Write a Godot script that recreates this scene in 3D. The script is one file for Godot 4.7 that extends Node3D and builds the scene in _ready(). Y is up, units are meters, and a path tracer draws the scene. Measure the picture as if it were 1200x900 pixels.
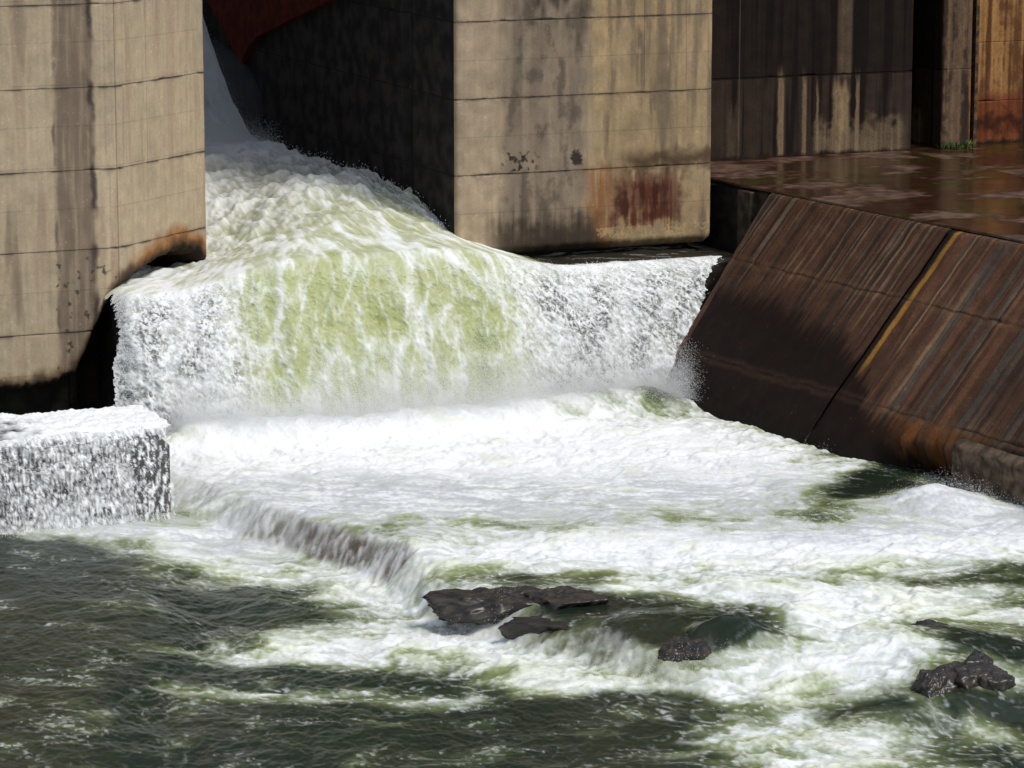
extends Node3D
# A spillway bay between two concrete piers, its water dropping over a sill into a rocky river.
# World axes: x right, y up, z towards the viewer; the dam is turned by TH about y. Dam coordinates
# (u along the dam, y up, v downstream) start at the lower left corner of the middle pier.

const TH := 0.401426
var CT := cos(TH)
var ST := sin(TH)
var taken := {}
var M := {}

func W(u: float, y: float, v: float) -> Vector3:
	return Vector3(u * CT + v * ST, y, -u * ST + v * CT)

func noise(sd: int, freq: float, oct := 4, type := FastNoiseLite.TYPE_SIMPLEX_SMOOTH, fractal := FastNoiseLite.FRACTAL_FBM) -> FastNoiseLite:
	var n := FastNoiseLite.new()
	n.seed = sd
	n.frequency = freq
	n.noise_type = type
	n.fractal_type = fractal
	n.fractal_octaves = oct
	return n

func ss(a: float, b: float, x: float) -> float:
	return smoothstep(a, b, x)

func numbered(called: String) -> String:
	var k: int = taken.get(called, 0)
	taken[called] = k + 1
	return called if k == 0 else "%s_%03d" % [called, k]

func tag(o: Node3D, label: String, category: String, group := "") -> void:
	o.set_meta("label", label)
	o.set_meta("category", category)
	if group != "":
		o.set_meta("group", group)

func thing(called: String, label: String, category: String, at: Vector3, turn := 0.0, group := "") -> Node3D:
	var o := Node3D.new()
	o.name = numbered(called)
	add_child(o)
	o.position = at
	o.rotation.y = turn
	tag(o, label, category, group)
	return o

# a thing that belongs to the dam: placed at dam coordinates and turned with it
func dam_thing(called: String, label: String, category: String, b: Vector3, group := "") -> Node3D:
	return thing(called, label, category, W(b.x, b.y, b.z), TH, group)

func part(mesh: Mesh, called: String, mat: Material, parent: Node3D) -> MeshInstance3D:
	var o := MeshInstance3D.new()
	o.name = called
	o.mesh = mesh
	if mat:
		o.material_override = mat
	parent.add_child(o, true)
	return o

# ---------------------------------------------------------------- meshes
func make_grid(nx: int, ny: int, P: PackedVector3Array, UV: PackedVector2Array, C: PackedColorArray, keep: PackedByteArray, mats: Array) -> ArrayMesh:
	# P is row-major, i to the right, j down or towards the viewer. keep per vertex: 0 first material, 1 second, 2 hole
	var N := PackedVector3Array()
	N.resize(P.size())
	for j in ny:
		var j0 := maxi(j - 1, 0) * nx
		var j1 := mini(j + 1, ny - 1) * nx
		for i in nx:
			var k := j * nx + i
			N[k] = (P[j1 + i] - P[j0 + i]).cross(P[j * nx + mini(i + 1, nx - 1)] - P[j * nx + maxi(i - 1, 0)]).normalized()
	var idx := [PackedInt32Array(), PackedInt32Array()]
	var has := keep.size() > 0
	var cnt := [0, 0]
	var ia := PackedInt32Array()
	var ib := PackedInt32Array()
	ia.resize(nx * ny * 6)
	ib.resize(nx * ny * 6 if has else 0)
	var na := 0
	var nb := 0
	for j in ny - 1:
		for i in nx - 1:
			var a := j * nx + i
			var b := a + 1
			var c := a + nx + 1
			var d := a + nx
			var w := 0
			if has:
				var h := 0
				var f := 0
				for q: int in [keep[a], keep[b], keep[c], keep[d]]:
					if q == 2: h += 1
					elif q == 1: f += 1
				if h >= 2: continue
				w = 1 if f >= 2 else 0
			if w == 0:
				ia[na] = a; ia[na + 1] = b; ia[na + 2] = c; ia[na + 3] = a; ia[na + 4] = c; ia[na + 5] = d
				na += 6
			else:
				ib[nb] = a; ib[nb + 1] = b; ib[nb + 2] = c; ib[nb + 3] = a; ib[nb + 4] = c; ib[nb + 5] = d
				nb += 6
	ia.resize(na)
	ib.resize(nb)
	var m := ArrayMesh.new()
	for s: PackedInt32Array in [ia, ib]:
		if s.size() == 0: continue
		var arr := []
		arr.resize(Mesh.ARRAY_MAX)
		arr[Mesh.ARRAY_VERTEX] = P
		arr[Mesh.ARRAY_NORMAL] = N
		if UV.size(): arr[Mesh.ARRAY_TEX_UV] = UV
		if C.size(): arr[Mesh.ARRAY_COLOR] = C
		arr[Mesh.ARRAY_INDEX] = s
		m.add_surface_from_arrays(Mesh.PRIMITIVE_TRIANGLES, arr)
		m.surface_set_material(m.get_surface_count() - 1, mats[0] if s == ia else mats[1])
	return m

# a wall surface along a path of dam (u, v) points, outside on the left-hand normal; disp(s, y) pushes it inwards
func wall_mesh(path: PackedVector2Array, ys: PackedFloat32Array, cell: float, disp: Callable, base: Vector3, uvf: Callable, s_start := 0.0) -> ArrayMesh:
	var pts := PackedVector2Array()
	var nor := PackedVector2Array()
	var sv := PackedFloat32Array()
	var s := s_start
	for k in path.size() - 1:
		var d := path[k + 1] - path[k]
		var L := d.length()
		var n := Vector2(-d.y, d.x) / L
		var c := maxi(1, int(ceil(L / cell)))
		for i in c + (1 if k == path.size() - 2 else 0):
			var nn := n
			if i == 0 and k > 0:
				var e := (path[k] - path[k - 1]).normalized()
				nn = (n + Vector2(-e.y, e.x)).normalized()
			pts.append(path[k] + d * (float(i) / c))
			nor.append(nn)
			sv.append(s + L * float(i) / c)
		s += L
	var nx := pts.size()
	var ny := ys.size()
	var P := PackedVector3Array()
	var UV := PackedVector2Array()
	P.resize(nx * ny)
	UV.resize(nx * ny)
	for j in ny:
		for i in nx:
			var q: float = disp.call(sv[i], ys[j])
			P[j * nx + i] = Vector3(pts[i].x - nor[i].x * q, ys[j], pts[i].y - nor[i].y * q) - base
			UV[j * nx + i] = uvf.call(sv[i], ys[j])
	return make_grid(nx, ny, P, UV, PackedColorArray(), PackedByteArray(), [null, null])

# rows from top to bottom with extra rows at the two chamfered edges
func lift_rows(y1: float, y0: float, step: float) -> PackedFloat32Array:
	var r := PackedFloat32Array([y1, y1 - 0.008, y1 - 0.022, y1 - 0.05])
	var n := maxi(1, int((y1 - y0 - 0.1) / step))
	for k in range(1, n):
		r.append(lerpf(y1 - 0.05, y0 + 0.05, float(k) / n))
	r.append_array(PackedFloat32Array([y0 + 0.05, y0 + 0.022, y0 + 0.008, y0]))
	return r

var chip: FastNoiseLite
var wob: FastNoiseLite
func edge_inset(s: float, y: float, y1: float, y0: float) -> float:
	var d := minf(y1 - y, y - y0)
	var c := ss(0.15, 0.6, chip.get_noise_2d(s, y1 if y1 - y < y - y0 else y0))
	var reach := 0.006 + 0.035 * c
	return (0.012 + 0.03 * c) * (1.0 - ss(0.0, reach, d)) + 0.006 * wob.get_noise_2d(s, y)

# closed prism over a dam (u, v) polygon, sides and top, with a small chamfer
func prism(poly: PackedVector2Array, y0: float, y1: float, base: Vector3, bevel := 0.03) -> ArrayMesh:
	var st := SurfaceTool.new()
	st.begin(Mesh.PRIMITIVE_TRIANGLES)
	st.set_smooth_group(-1)
	var n := poly.size()
	var inner := PackedVector2Array()
	for k in n:
		var a := (poly[k] - poly[(k + n - 1) % n]).normalized()
		var b := (poly[(k + 1) % n] - poly[k]).normalized()
		var m := Vector2(a.y, -a.x) + Vector2(b.y, -b.x)
		inner.append(poly[k] + m * bevel / maxf(0.5, m.length_squared() * 0.5))
	var area := 0.0
	for k in n: area += poly[k].cross(poly[(k + 1) % n])
	var quad := func(p: Vector3, q: Vector3, r: Vector3, t: Vector3) -> void:
		for x: Vector3 in [p, q, r, p, r, t]:
			st.set_uv(Vector2((x.x + x.z) * 0.1, x.y * 0.1))
			st.add_vertex(x - base)
	for k in n:
		var a := poly[k]
		var b := poly[(k + 1) % n]
		var c := inner[k]
		var d := inner[(k + 1) % n]
		quad.call(Vector3(a.x, y1 - bevel, a.y), Vector3(b.x, y1 - bevel, b.y), Vector3(b.x, y0, b.y), Vector3(a.x, y0, a.y))
		quad.call(Vector3(c.x, y1, c.y), Vector3(d.x, y1, d.y), Vector3(b.x, y1 - bevel, b.y), Vector3(a.x, y1 - bevel, a.y))
	var tri := Geometry2D.triangulate_polygon(inner)
	for t in range(0, tri.size(), 3):
		for y: float in [y1, y0]:
			var src := inner if y == y1 else poly
			var o := [0, 1, 2]
			var A := src[tri[t]]
			var flip: bool = ((src[tri[t + 1]] - A).cross(src[tri[t + 2]] - A) < 0.0) == (y == y1)
			if flip: o = [0, 2, 1]
			for q: int in o:
				var x := src[tri[t + q]]
				st.set_uv(x * 0.1)
				st.add_vertex(Vector3(x.x, y, x.y) - base)
	st.generate_normals()
	return st.commit()

func rect(u0: float, u1: float, v0: float, v1: float) -> PackedVector2Array:
	# runs so that the outside is on the left-hand normal: front edge left to right first
	return PackedVector2Array([Vector2(u0, v1), Vector2(u1, v1), Vector2(u1, v0), Vector2(u0, v0)])

# ---------------------------------------------------------------- textures
func paint(w: int, h: int, fn: Callable) -> ImageTexture:
	var d := PackedByteArray()
	d.resize(w * h * 3)
	var k := 0
	for y in h:
		for x in w:
			var c: Vector3 = fn.call(x, y)
			d[k] = clampi(int(c.x), 0, 255)
			d[k + 1] = clampi(int(c.y), 0, 255)
			d[k + 2] = clampi(int(c.z), 0, 255)
			k += 3
	var im := Image.create_from_data(w, h, false, Image.FORMAT_RGB8, d)
	im.generate_mipmaps()
	return ImageTexture.create_from_image(im)

func grain_tex(sd: int, freq: float, oct: int) -> NoiseTexture2D:
	var t := NoiseTexture2D.new()
	t.width = 512
	t.height = 512
	t.seamless = true
	t.noise = noise(sd, freq, oct)
	return t

func concrete(tex: Texture2D, rough := 0.9, relief := 0.6) -> StandardMaterial3D:
	var m := StandardMaterial3D.new()
	m.albedo_texture = tex
	m.roughness = rough
	m.metallic_specular = 0.35
	return m

func plain(c: Color, rough: float, spec := 0.4) -> StandardMaterial3D:
	var m := StandardMaterial3D.new()
	m.albedo_color = c.linear_to_srgb()
	m.roughness = rough
	m.metallic_specular = spec
	return m

func mottled(sd: int, a: Color, b: Color, scale: float, rough: float, spec := 0.4) -> StandardMaterial3D:
	var t := NoiseTexture2D.new()
	t.width = 512
	t.height = 512
	t.seamless = true
	t.noise = noise(sd, 0.012, 6)
	var g := Gradient.new()
	g.set_color(0, a.linear_to_srgb())
	g.set_color(1, b.linear_to_srgb())
	g.set_offset(0, 0.25)
	g.set_offset(1, 0.75)
	t.color_ramp = g
	var m := StandardMaterial3D.new()
	m.albedo_texture = t
	m.uv1_triplanar = true
	m.uv1_scale = Vector3.ONE * scale
	m.roughness = rough
	m.metallic_specular = spec
	return m

var nA: FastNoiseLite
var nB: FastNoiseLite
var nC: FastNoiseLite
var nD: FastNoiseLite

func make_textures() -> void:
	nA = noise(11, 0.35, 4)
	nB = noise(12, 2.2, 4)
	nC = noise(13, 14.0, 2)
	nD = noise(14, 1.0, 3)
	# left pier: s 0..10.24 m along the face, y 6.5 at the top down to -3.74
	var ppm := 66.0
	var lf := func(px: int, py: int) -> Vector3:
		var s := 3.4 + px / ppm
		var y := 5.5 - py / ppm
		var a := nA.get_noise_2d(s, y)
		var b := nB.get_noise_2d(s, y)
		var g := nC.get_noise_2d(s, y)
		var st := nD.get_noise_2d(s * 2.6, y * 0.18)
		var st2 := nD.get_noise_2d(s * 9.0 + 40.0, y * 0.3)
		var k := 1.0 + 0.07 * a + 0.08 * b + 0.045 * g + 0.05 * st + 0.04 * st2
		var c := Vector3(175, 158, 132)
		c = c.lerp(Vector3(160, 140, 118), ss(0.05, 0.5, st + 0.4 * b))
		# board marks of the forms
		var fy := fposmod(y - 0.43, 0.775)
		if fy < 0.014: k *= 0.9 + 0.1 * b
		var bs := fposmod(s, 0.6)
		if bs < 0.012: k *= 0.965
		# broad grey brown drip band on the front face, with a black rim
		var e := 0.05 * nD.get_noise_2d(s * 0.5, y * 1.3) + 0.03 * b
		var p := s - (4.98 + e)
		var inb := ss(-0.08, 0.06, p) * (1.0 - ss(0.66, 0.78, p))
		inb *= 0.55 + 0.45 * ss(-0.5, 0.2, nD.get_noise_2d(s * 5.0, y * 0.35 + 9.0))
		c = c.lerp(Vector3(104, 90, 78), inb * 0.75)
		var rim := (1.0 - ss(0.0, 0.10, absf(p - 0.70))) * ss(-0.25, 0.35, nD.get_noise_2d(s * 0.8 + 5.0, y * 0.9))
		c = c.lerp(Vector3(58, 50, 46), rim * 0.85)
		var lef := (1.0 - ss(0.0, 0.05, absf(p + 0.01))) * ss(-0.1, 0.5, nD.get_noise_2d(s + 25.0, y * 0.8))
		c = c.lerp(Vector3(78, 68, 60), lef * 0.6)
		# pale run beside it
		c = c.lerp(Vector3(196, 178, 150), (1.0 - ss(0.0, 0.16, absf(p - 0.98))) * 0.35 * ss(-0.3, 0.3, st2))
		# darker dirty runs on the far left
		c = c.lerp(Vector3(132, 116, 98), ss(0.1, 0.5, nD.get_noise_2d(s * 2.0 - 7.0, y * 0.25)) * (1.0 - ss(4.2, 5.0, s)) * 0.7)
		# soot along the lift joints
		for jy: float in [5.0, 3.46, 1.92, 0.42, -1.13]:
			var dj := absf(y - jy - 0.012 * b)
			if dj < 0.1:
				var on := ss(-0.1, 0.35, nD.get_noise_2d(s * 1.1, jy * 3.0))
				c = c.lerp(Vector3(44, 38, 34), (1.0 - ss(0.004, 0.02, dj)) * (0.2 + 0.7 * on))
				c = c.lerp(Vector3(110, 96, 82), (1.0 - ss(0.0, 0.09, dj)) * 0.35 * on)
		# vertical joint at the corner
		if absf(s - 6.15) < 0.012: k *= 0.78
		if absf(s - 7.2) < 0.01 and y > 1.0: k *= 0.88
		# splash zone: black slime above the worn foot, rust fringe
		var up := y - worn_edge(s)
		var w := up + 0.10 * b + 0.16 * nD.get_noise_2d(s * 1.2, y * 0.6 + 3.0)
		var amt := 1.0 - ss(0.02, 0.34, w)
		if s > 6.3:
			c = c.lerp(Vector3(140, 84, 40), (1.0 - ss(0.2, 0.62, w)) * 0.8 * ss(6.4, 7.0, s))
		c = c.lerp(Vector3(96, 66, 40), (1.0 - ss(0.12, 0.42, w)) * 0.55)
		c = c.lerp(Vector3(34, 29, 24), amt * (0.85 + 0.3 * b))
		# moss specks
		if y < 0.3 and s > 4.9 and s < 6.1:
			c = c.lerp(Vector3(50, 50, 42), ss(0.35, 0.5, nB.get_noise_2d(s * 1.5 + 3.0, y * 1.5)) * 0.7)
		if g > 0.66 and b > 0.2: c = c.lerp(Vector3(210, 198, 178), 0.4)
		return c * k
	M.left_pier = concrete(paint(409, 568, lf), 0.92)
	# middle pier: s 0..5.6 m of front face, y 6.0 down to -0.5
	var cf := func(px: int, py: int) -> Vector3:
		var s := px / ppm - 0.1
		var y := 6.0 - py / ppm
		var a := nA.get_noise_2d(s + 30.0, y)
		var b := nB.get_noise_2d(s + 30.0, y)
		var g := nC.get_noise_2d(s + 30.0, y)
		var st := nD.get_noise_2d(s * 2.2 + 60.0, y * 0.16)
		var st2 := nD.get_noise_2d(s * 8.0 + 90.0, y * 0.3)
		var k := 1.0 + 0.10 * a + 0.12 * b + 0.05 * g + 0.05 * st2
		var c := Vector3(160, 142, 118)
		var e := 0.12 * nD.get_noise_2d(s + 3.0, y * 1.2) + 0.05 * b
		# grey weathered middle
		var gz := ss(0.85, 1.2, s + e) * (1.0 - ss(2.65, 2.95, s + e))
		c = c.lerp(Vector3(124, 110, 94), gz * (0.6 + 0.4 * ss(-0.3, 0.3, st)))
		c = c.lerp(Vector3(70, 60, 52), gz * ss(-0.05, 0.55, nB.get_noise_2d(s * 0.8 + 7.0, y * 0.3) + 0.5 * b + 0.2 * g) * 0.6)
		# tan right side with grey runs
		var tz := ss(2.75, 3.05, s + e)
		c = c.lerp(Vector3(158, 134, 98), tz * 0.7)
		c = c.lerp(Vector3(108, 94, 78), tz * ss(-0.1, 0.45, nD.get_noise_2d(s * 2.2 + 11.0, y * 0.2) + 0.35 * b) * 0.75)
		c = c.lerp(Vector3(178, 148, 104), tz * ss(0.2, 0.5, nD.get_noise_2d(s * 2.8 - 31.0, y * 0.3) + 0.2 * b) * 0.6)
		# soot patch under the upper edge
		var up := ss(3.9, 4.5, y + 0.3 * b) * ss(1.5, 1.8, s + e) * (1.0 - ss(2.2, 3.4, s + e))
		c = c.lerp(Vector3(58, 48, 42), up * ss(-0.15, 0.35, nD.get_noise_2d(s * 2.0, y * 0.7)) * 0.8)
		for jy: float in [4.43, 2.92, 1.43]:
			var dj := absf(y - jy - 0.008 * b)
			if dj < 0.1:
				c = c.lerp(Vector3(38, 32, 28), (1.0 - ss(0.004, 0.02, dj)) * (0.15 + 0.5 * ss(-0.3, 0.3, nD.get_noise_2d(s * 1.3, jy * 5.0))))
				c = c.lerp(Vector3(90, 78, 66), (1.0 - ss(0.0, 0.08, dj)) * 0.35 * ss(-0.2, 0.3, st2))
		var fy := fposmod(y - 1.43, 0.75)
		if fy < 0.012: k *= 0.88
		if absf(s - 4.08) < 0.01 and y > 2.9: k *= 0.72
		if absf(s - 5.0) < 0.008 and y > 2.9: k *= 0.85
		# slime figures on the second joint
		if y > 1.48 and y < 1.85:
			var f := ss(0.05, 0.3, nB.get_noise_2d(s * 2.4 + 1.0, y * 2.0)) * ss(0.95, 1.1, s) * (1.0 - ss(1.6, 1.9, s))
			f = maxf(f, 1.0 - ss(0.5, 1.2, Vector2((s - 2.62) / 0.16, (y - 1.70) / 0.14).length() + 1.2 * b + 0.4 * g))
			c = c.lerp(Vector3(40, 36, 30), f * 0.85)
		# rust and dark bloom on the lowest lift
		var low := 1.0 - ss(1.35, 1.6, y + 0.15 * b)
		var orange := exp(-pow((s - 3.12 + 0.1 * b) / 0.26, 2.0)) * low * ss(-0.4, 0.2, st2 + 0.3)
		c = c.lerp(Vector3(128, 76, 40), orange * 0.7)
		var rs := ss(3.1, 3.9, s + 0.5 * e + 0.3 * b) * (1.0 - ss(4.6, 5.1, s + 0.5 * e + 0.2 * b)) * ss(0.12, 0.55, y + 0.25 * b + 0.25 * st2) * (1.0 - ss(1.0, 1.5, y + 0.25 * b + 0.2 * st2))
		c = c.lerp(Vector3(84, 42, 28), rs * (0.6 + 0.35 * ss(-0.3, 0.3, b + st2)))
		c = c.lerp(Vector3(52, 26, 20), rs * ss(-0.15, 0.45, nD.get_noise_2d(s * 3.0 + 71.0, y * 0.5) + 0.3 * b) * 0.7)
		var top_band := (1.0 - ss(0.0, 0.32, absf(y - 1.55 - 0.15 * b))) * ss(3.3, 4.0, s)
		c = c.lerp(Vector3(62, 46, 32), top_band * 0.75)
		var dk := ss(0.55, 1.1, s + e) * (1.0 - ss(2.9, 3.3, s + e)) * (1.0 - ss(0.15, 0.8, y + 0.25 * b + 0.2 * st2))
		c = c.lerp(Vector3(58, 48, 38), dk * 0.85)
		# mussel speck rim and wet foot
		if y < 0.25 and s > 3.0 and b + 0.5 * g > 0.1: c = c.lerp(Vector3(176, 152, 112), 0.6)
		if g > 0.68 and b > 0.2: c = c.lerp(Vector3(200, 186, 164), 0.35)
		return c * k
	M.mid_pier = concrete(paint(396, 436, cf), 0.92)
	# blackened wall right of the pier: s 0..9 m (u 6.5..), y 6.0 down to 0.8
	var bf := func(px: int, py: int) -> Vector3:
		var s := px / ppm
		var y := 5.2 - py / ppm
		var b := nB.get_noise_2d(s + 70.0, y)
		var g := nC.get_noise_2d(s + 70.0, y)
		var st := nD.get_noise_2d(s * 3.0 + 17.0, y * 0.12)
		var st2 := nD.get_noise_2d(s * 11.0 + 33.0, y * 0.1)
		var k := 1.0 + 0.16 * b + 0.1 * g + 0.18 * st2
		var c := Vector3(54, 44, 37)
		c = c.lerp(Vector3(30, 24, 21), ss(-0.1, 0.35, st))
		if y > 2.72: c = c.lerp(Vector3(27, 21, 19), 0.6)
		var lo := 1.0 - ss(2.6, 2.8, y + 0.05 * b)
		for q: Array in [[2.42, 0.09, 0.8, 2.7], [2.98, 0.07, 0.7, 2.6], [3.30, 0.04, 0.7, 2.5], [3.88, 0.24, 1.0, 2.4], [4.28, 0.06, 0.7, 2.6], [1.3, 0.2, 0.25, 2.0]]:
			var w: float = absf(s - q[0] - 0.02 * b) / q[1]
			var on: float = (1.0 - ss(0.5, 1.1, w + 0.35 * b)) * (1.0 - ss(q[3] - 0.1, q[3] + 0.35, y + 0.3 * st2))
			c = c.lerp(Vector3(138, 116, 88), on * float(q[2]))
		c = c.lerp(Vector3(120, 102, 80), ss(3.1, 3.3, s) * (1.0 - ss(5.3, 5.6, s)) * (1.0 - ss(1.5, 1.9, y + 0.4 * b + 0.3 * st)) * 0.75)
		c = c.lerp(Vector3(116, 98, 76), (1.0 - ss(0.14, 0.22, absf(s - 3.95))) * ss(2.6, 2.8, y) * 0.55)
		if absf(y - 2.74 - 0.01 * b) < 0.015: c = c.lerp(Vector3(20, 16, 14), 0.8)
		if absf(s - 1.42) < 0.014: c = c.lerp(Vector3(96, 88, 78), 0.5)
		if s > 6.2:
			# buttress and the rusty wall beyond it
			c = Vector3(104, 84, 66).lerp(Vector3(56, 45, 38), ss(-0.15, 0.3, st + 0.5 * b))
			if s > 7.25:
				c = Vector3(152, 112, 70).lerp(Vector3(90, 60, 38), ss(-0.1, 0.4, st + 0.4 * b))
				c = c.lerp(Vector3(98, 46, 28), (1.0 - ss(1.9, 2.3, y + 0.1 * b)) * 0.7)
				c = c.lerp(Vector3(42, 22, 16), (1.0 - ss(0.0, 0.35, absf(y - 1.45 - 0.3 * b))) * 0.7)
			c = c.lerp(Vector3(170, 106, 40), (1.0 - ss(0.02, 0.08, absf(s - 7.02 - 0.03 * b))) * (1.0 - ss(2.3, 2.9, y)) * 0.8)
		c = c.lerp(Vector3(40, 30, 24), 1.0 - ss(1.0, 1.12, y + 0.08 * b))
		return c * k
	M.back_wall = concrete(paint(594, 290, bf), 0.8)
	M.back_wall.metallic_specular = 0.2
	# battered wall: s along its top edge 0..13, t down the slope
	var sf := func(px: int, py: int) -> Vector3:
		var t := py / 72.0
		var s0 := px / 72.0
		var s := s0 + 0.17 * t
		var b := nB.get_noise_2d(s0 + 110.0, t)
		var g := nC.get_noise_2d(s0 + 110.0, t)
		var st := nD.get_noise_2d(s * 2.3 + 5.0, t * 0.07)
		var st2 := nD.get_noise_2d(s * 8.0 + 51.0, t * 0.09)
		var st3 := nD.get_noise_2d(s * 20.0 + 77.0, t * 0.12)
		var br := nA.get_noise_2d(s0 * 1.4, t * 1.4 + 40.0)
		var k := 1.0 + 0.14 * b + 0.12 * g + 0.06 * st3 + 0.12 * br
		var c := Vector3(82, 57, 43)
		c = c.lerp(Vector3(62, 47, 39), ss(-0.05, 0.35, st))
		c = c.lerp(Vector3(136, 116, 92), ss(0.1, 0.5, st2 + 0.45 * st + 0.3 * br - 0.12 * t + 0.08) * 0.55)
		c = c.lerp(Vector3(44, 33, 29), ss(0.2, 0.5, -st2 + 0.2 * st3 + 0.25 * br) * 0.6)
		if s0 > 6.0:
			c = c.lerp(Vector3(84, 80, 74), ss(0.0, 0.35, nD.get_noise_2d(s * 2.6 + 200.0, t * 0.05)) * 0.7)
			c = c.lerp(Vector3(112, 76, 56), ss(0.08, 0.35, nD.get_noise_2d(s * 2.1 + 300.0, t * 0.05)) * 0.7)
		# the thin ochre run and the black one next to it, at the joint
		var p := s - 6.02
		c = c.lerp(Vector3(18, 15, 14), (1.0 - ss(0.06, 0.16, absf(p + 0.16 + 0.02 * b))) * 0.6)
		c = c.lerp(Vector3(158, 112, 52), (1.0 - ss(0.04, 0.11, absf(p + 0.02 * b))) * (1.0 - ss(3.5, 3.9, t + 0.3 * b)))
		c = c.lerp(Vector3(150, 126, 98), (1.0 - ss(0.01, 0.045, absf(s - 6.62))) * (1.0 - ss(2.2, 2.9, t)) * 0.8)
		c = c.lerp(Vector3(140, 112, 80), (1.0 - ss(0.02, 0.08, absf(s - 7.35 + 0.02 * b))) * ss(0.5, 1.4, t) * (1.0 - ss(3.3, 3.8, t)) * 0.7)
		# black wet growth low down on the upstream half, its upper rim ragged
		var lim := 2.15 + 0.28 * s0 * ss(2.0, 6.0, s0) * 0.55 + 1.6 * ss(5.6, 6.4, s0) * (1.0 - ss(9.0, 11.0, s0)) * 0.35
		var wet := ss(-0.25, 0.35, t - lim + 0.35 * br + 0.3 * st2 + 0.15 * b)
		c = c.lerp(Vector3(26, 16, 13), wet * 0.94)
		# rust band over the water line downstream
		var ru := ss(6.2, 7.4, s0 + 0.3 * b) * (1.0 - ss(9.3, 9.8, s0)) * ss(3.6, 3.8, t + 0.12 * b) * (1.0 - ss(4.1, 4.45, t + 0.25 * b - 0.05 * (s0 - 8.0)))
		c = c.lerp(Vector3(112, 68, 34), ru * (0.4 + 0.5 * ss(-0.2, 0.4, nD.get_noise_2d(s0 * 2.0, t))))
		var gw := ss(4.3, 4.9, t + 0.2 * b)
		c = c.lerp(Vector3(20, 20, 15), gw * 0.9)
		# lift joints across the slope
		for q: float in [1.55, 3.65]:
			var dj := absf(t - q - 0.02 * b - 0.06 * nA.get_noise_2d(s0 * 3.0, q))
			c = c.lerp(Vector3(26, 21, 19), (1.0 - ss(0.006, 0.03, dj)) * 0.5 * ss(-0.1, 0.2, br))
			c = c.lerp(Vector3(120, 94, 66), (1.0 - ss(0.0, 0.1, absf(dj - 0.06))) * 0.22)
		if g > 0.7 and b > 0.25: c = c.lerp(Vector3(170, 156, 140), 0.45)
		return c * k
	M.slope = concrete(paint(864, 396, sf), 0.72)
	M.slope.metallic_specular = 0.25
	# wet platform: colour and gloss
	var pc := func(px: int, py: int) -> Vector3:
		var x := px / 32.0
		var z := py / 32.0
		var b := nB.get_noise_2d(x, z * 1.0 + 200.0)
		var d := nA.get_noise_2d(x * 1.1 + 50.0, z * 1.1)
		var e := nD.get_noise_2d(x * 0.32 + 150.0, z * 0.45)
		var c := Vector3(58, 36, 24)
		c = c.lerp(Vector3(54, 46, 20), ss(-0.1, 0.35, d))
		c = c.lerp(Vector3(78, 52, 38), ss(0.02, 0.3, e + 0.25 * b) * 0.8)
		c = c.lerp(Vector3(104, 84, 68), ss(0.3, 0.6, e + 0.6 * b) * 0.5)
		return c * (1.0 + 0.25 * b)
	var pr := func(px: int, py: int) -> Vector3:
		var x := px / 32.0
		var z := py / 32.0
		var b := nB.get_noise_2d(x, z + 200.0)
		var e := nD.get_noise_2d(x * 0.32 + 150.0, z * 0.45)
		var r := lerpf(48.0, 175.0, ss(-0.05, 0.3, e + 0.3 * b))
		return Vector3(r, r, r)
	M.platform = concrete(paint(384, 384, pc))
	M.platform.roughness = 1.0
	M.platform.roughness_texture = paint(384, 384, pr)
	M.platform.metallic_specular = 0.5

# unrolled height of the worn lower edge of the left pier at arc length s (corner at 6.15)
func worn_edge(s: float) -> float:
	var t := [[0.0, -2.2], [4.7, -2.15], [5.28, -1.95], [5.54, -1.4], [5.81, -0.85], [6.13, -0.36], [6.75, -0.2], [7.48, 0.02], [8.4, 0.1], [9.0, -0.06], [9.3, -0.35], [30.0, -0.9]]
	for k in t.size() - 1:
		if s < t[k + 1][0]:
			return lerpf(t[k][1], t[k + 1][1], (s - t[k][0]) / (t[k + 1][0] - t[k][0]))
	return -0.9

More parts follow.
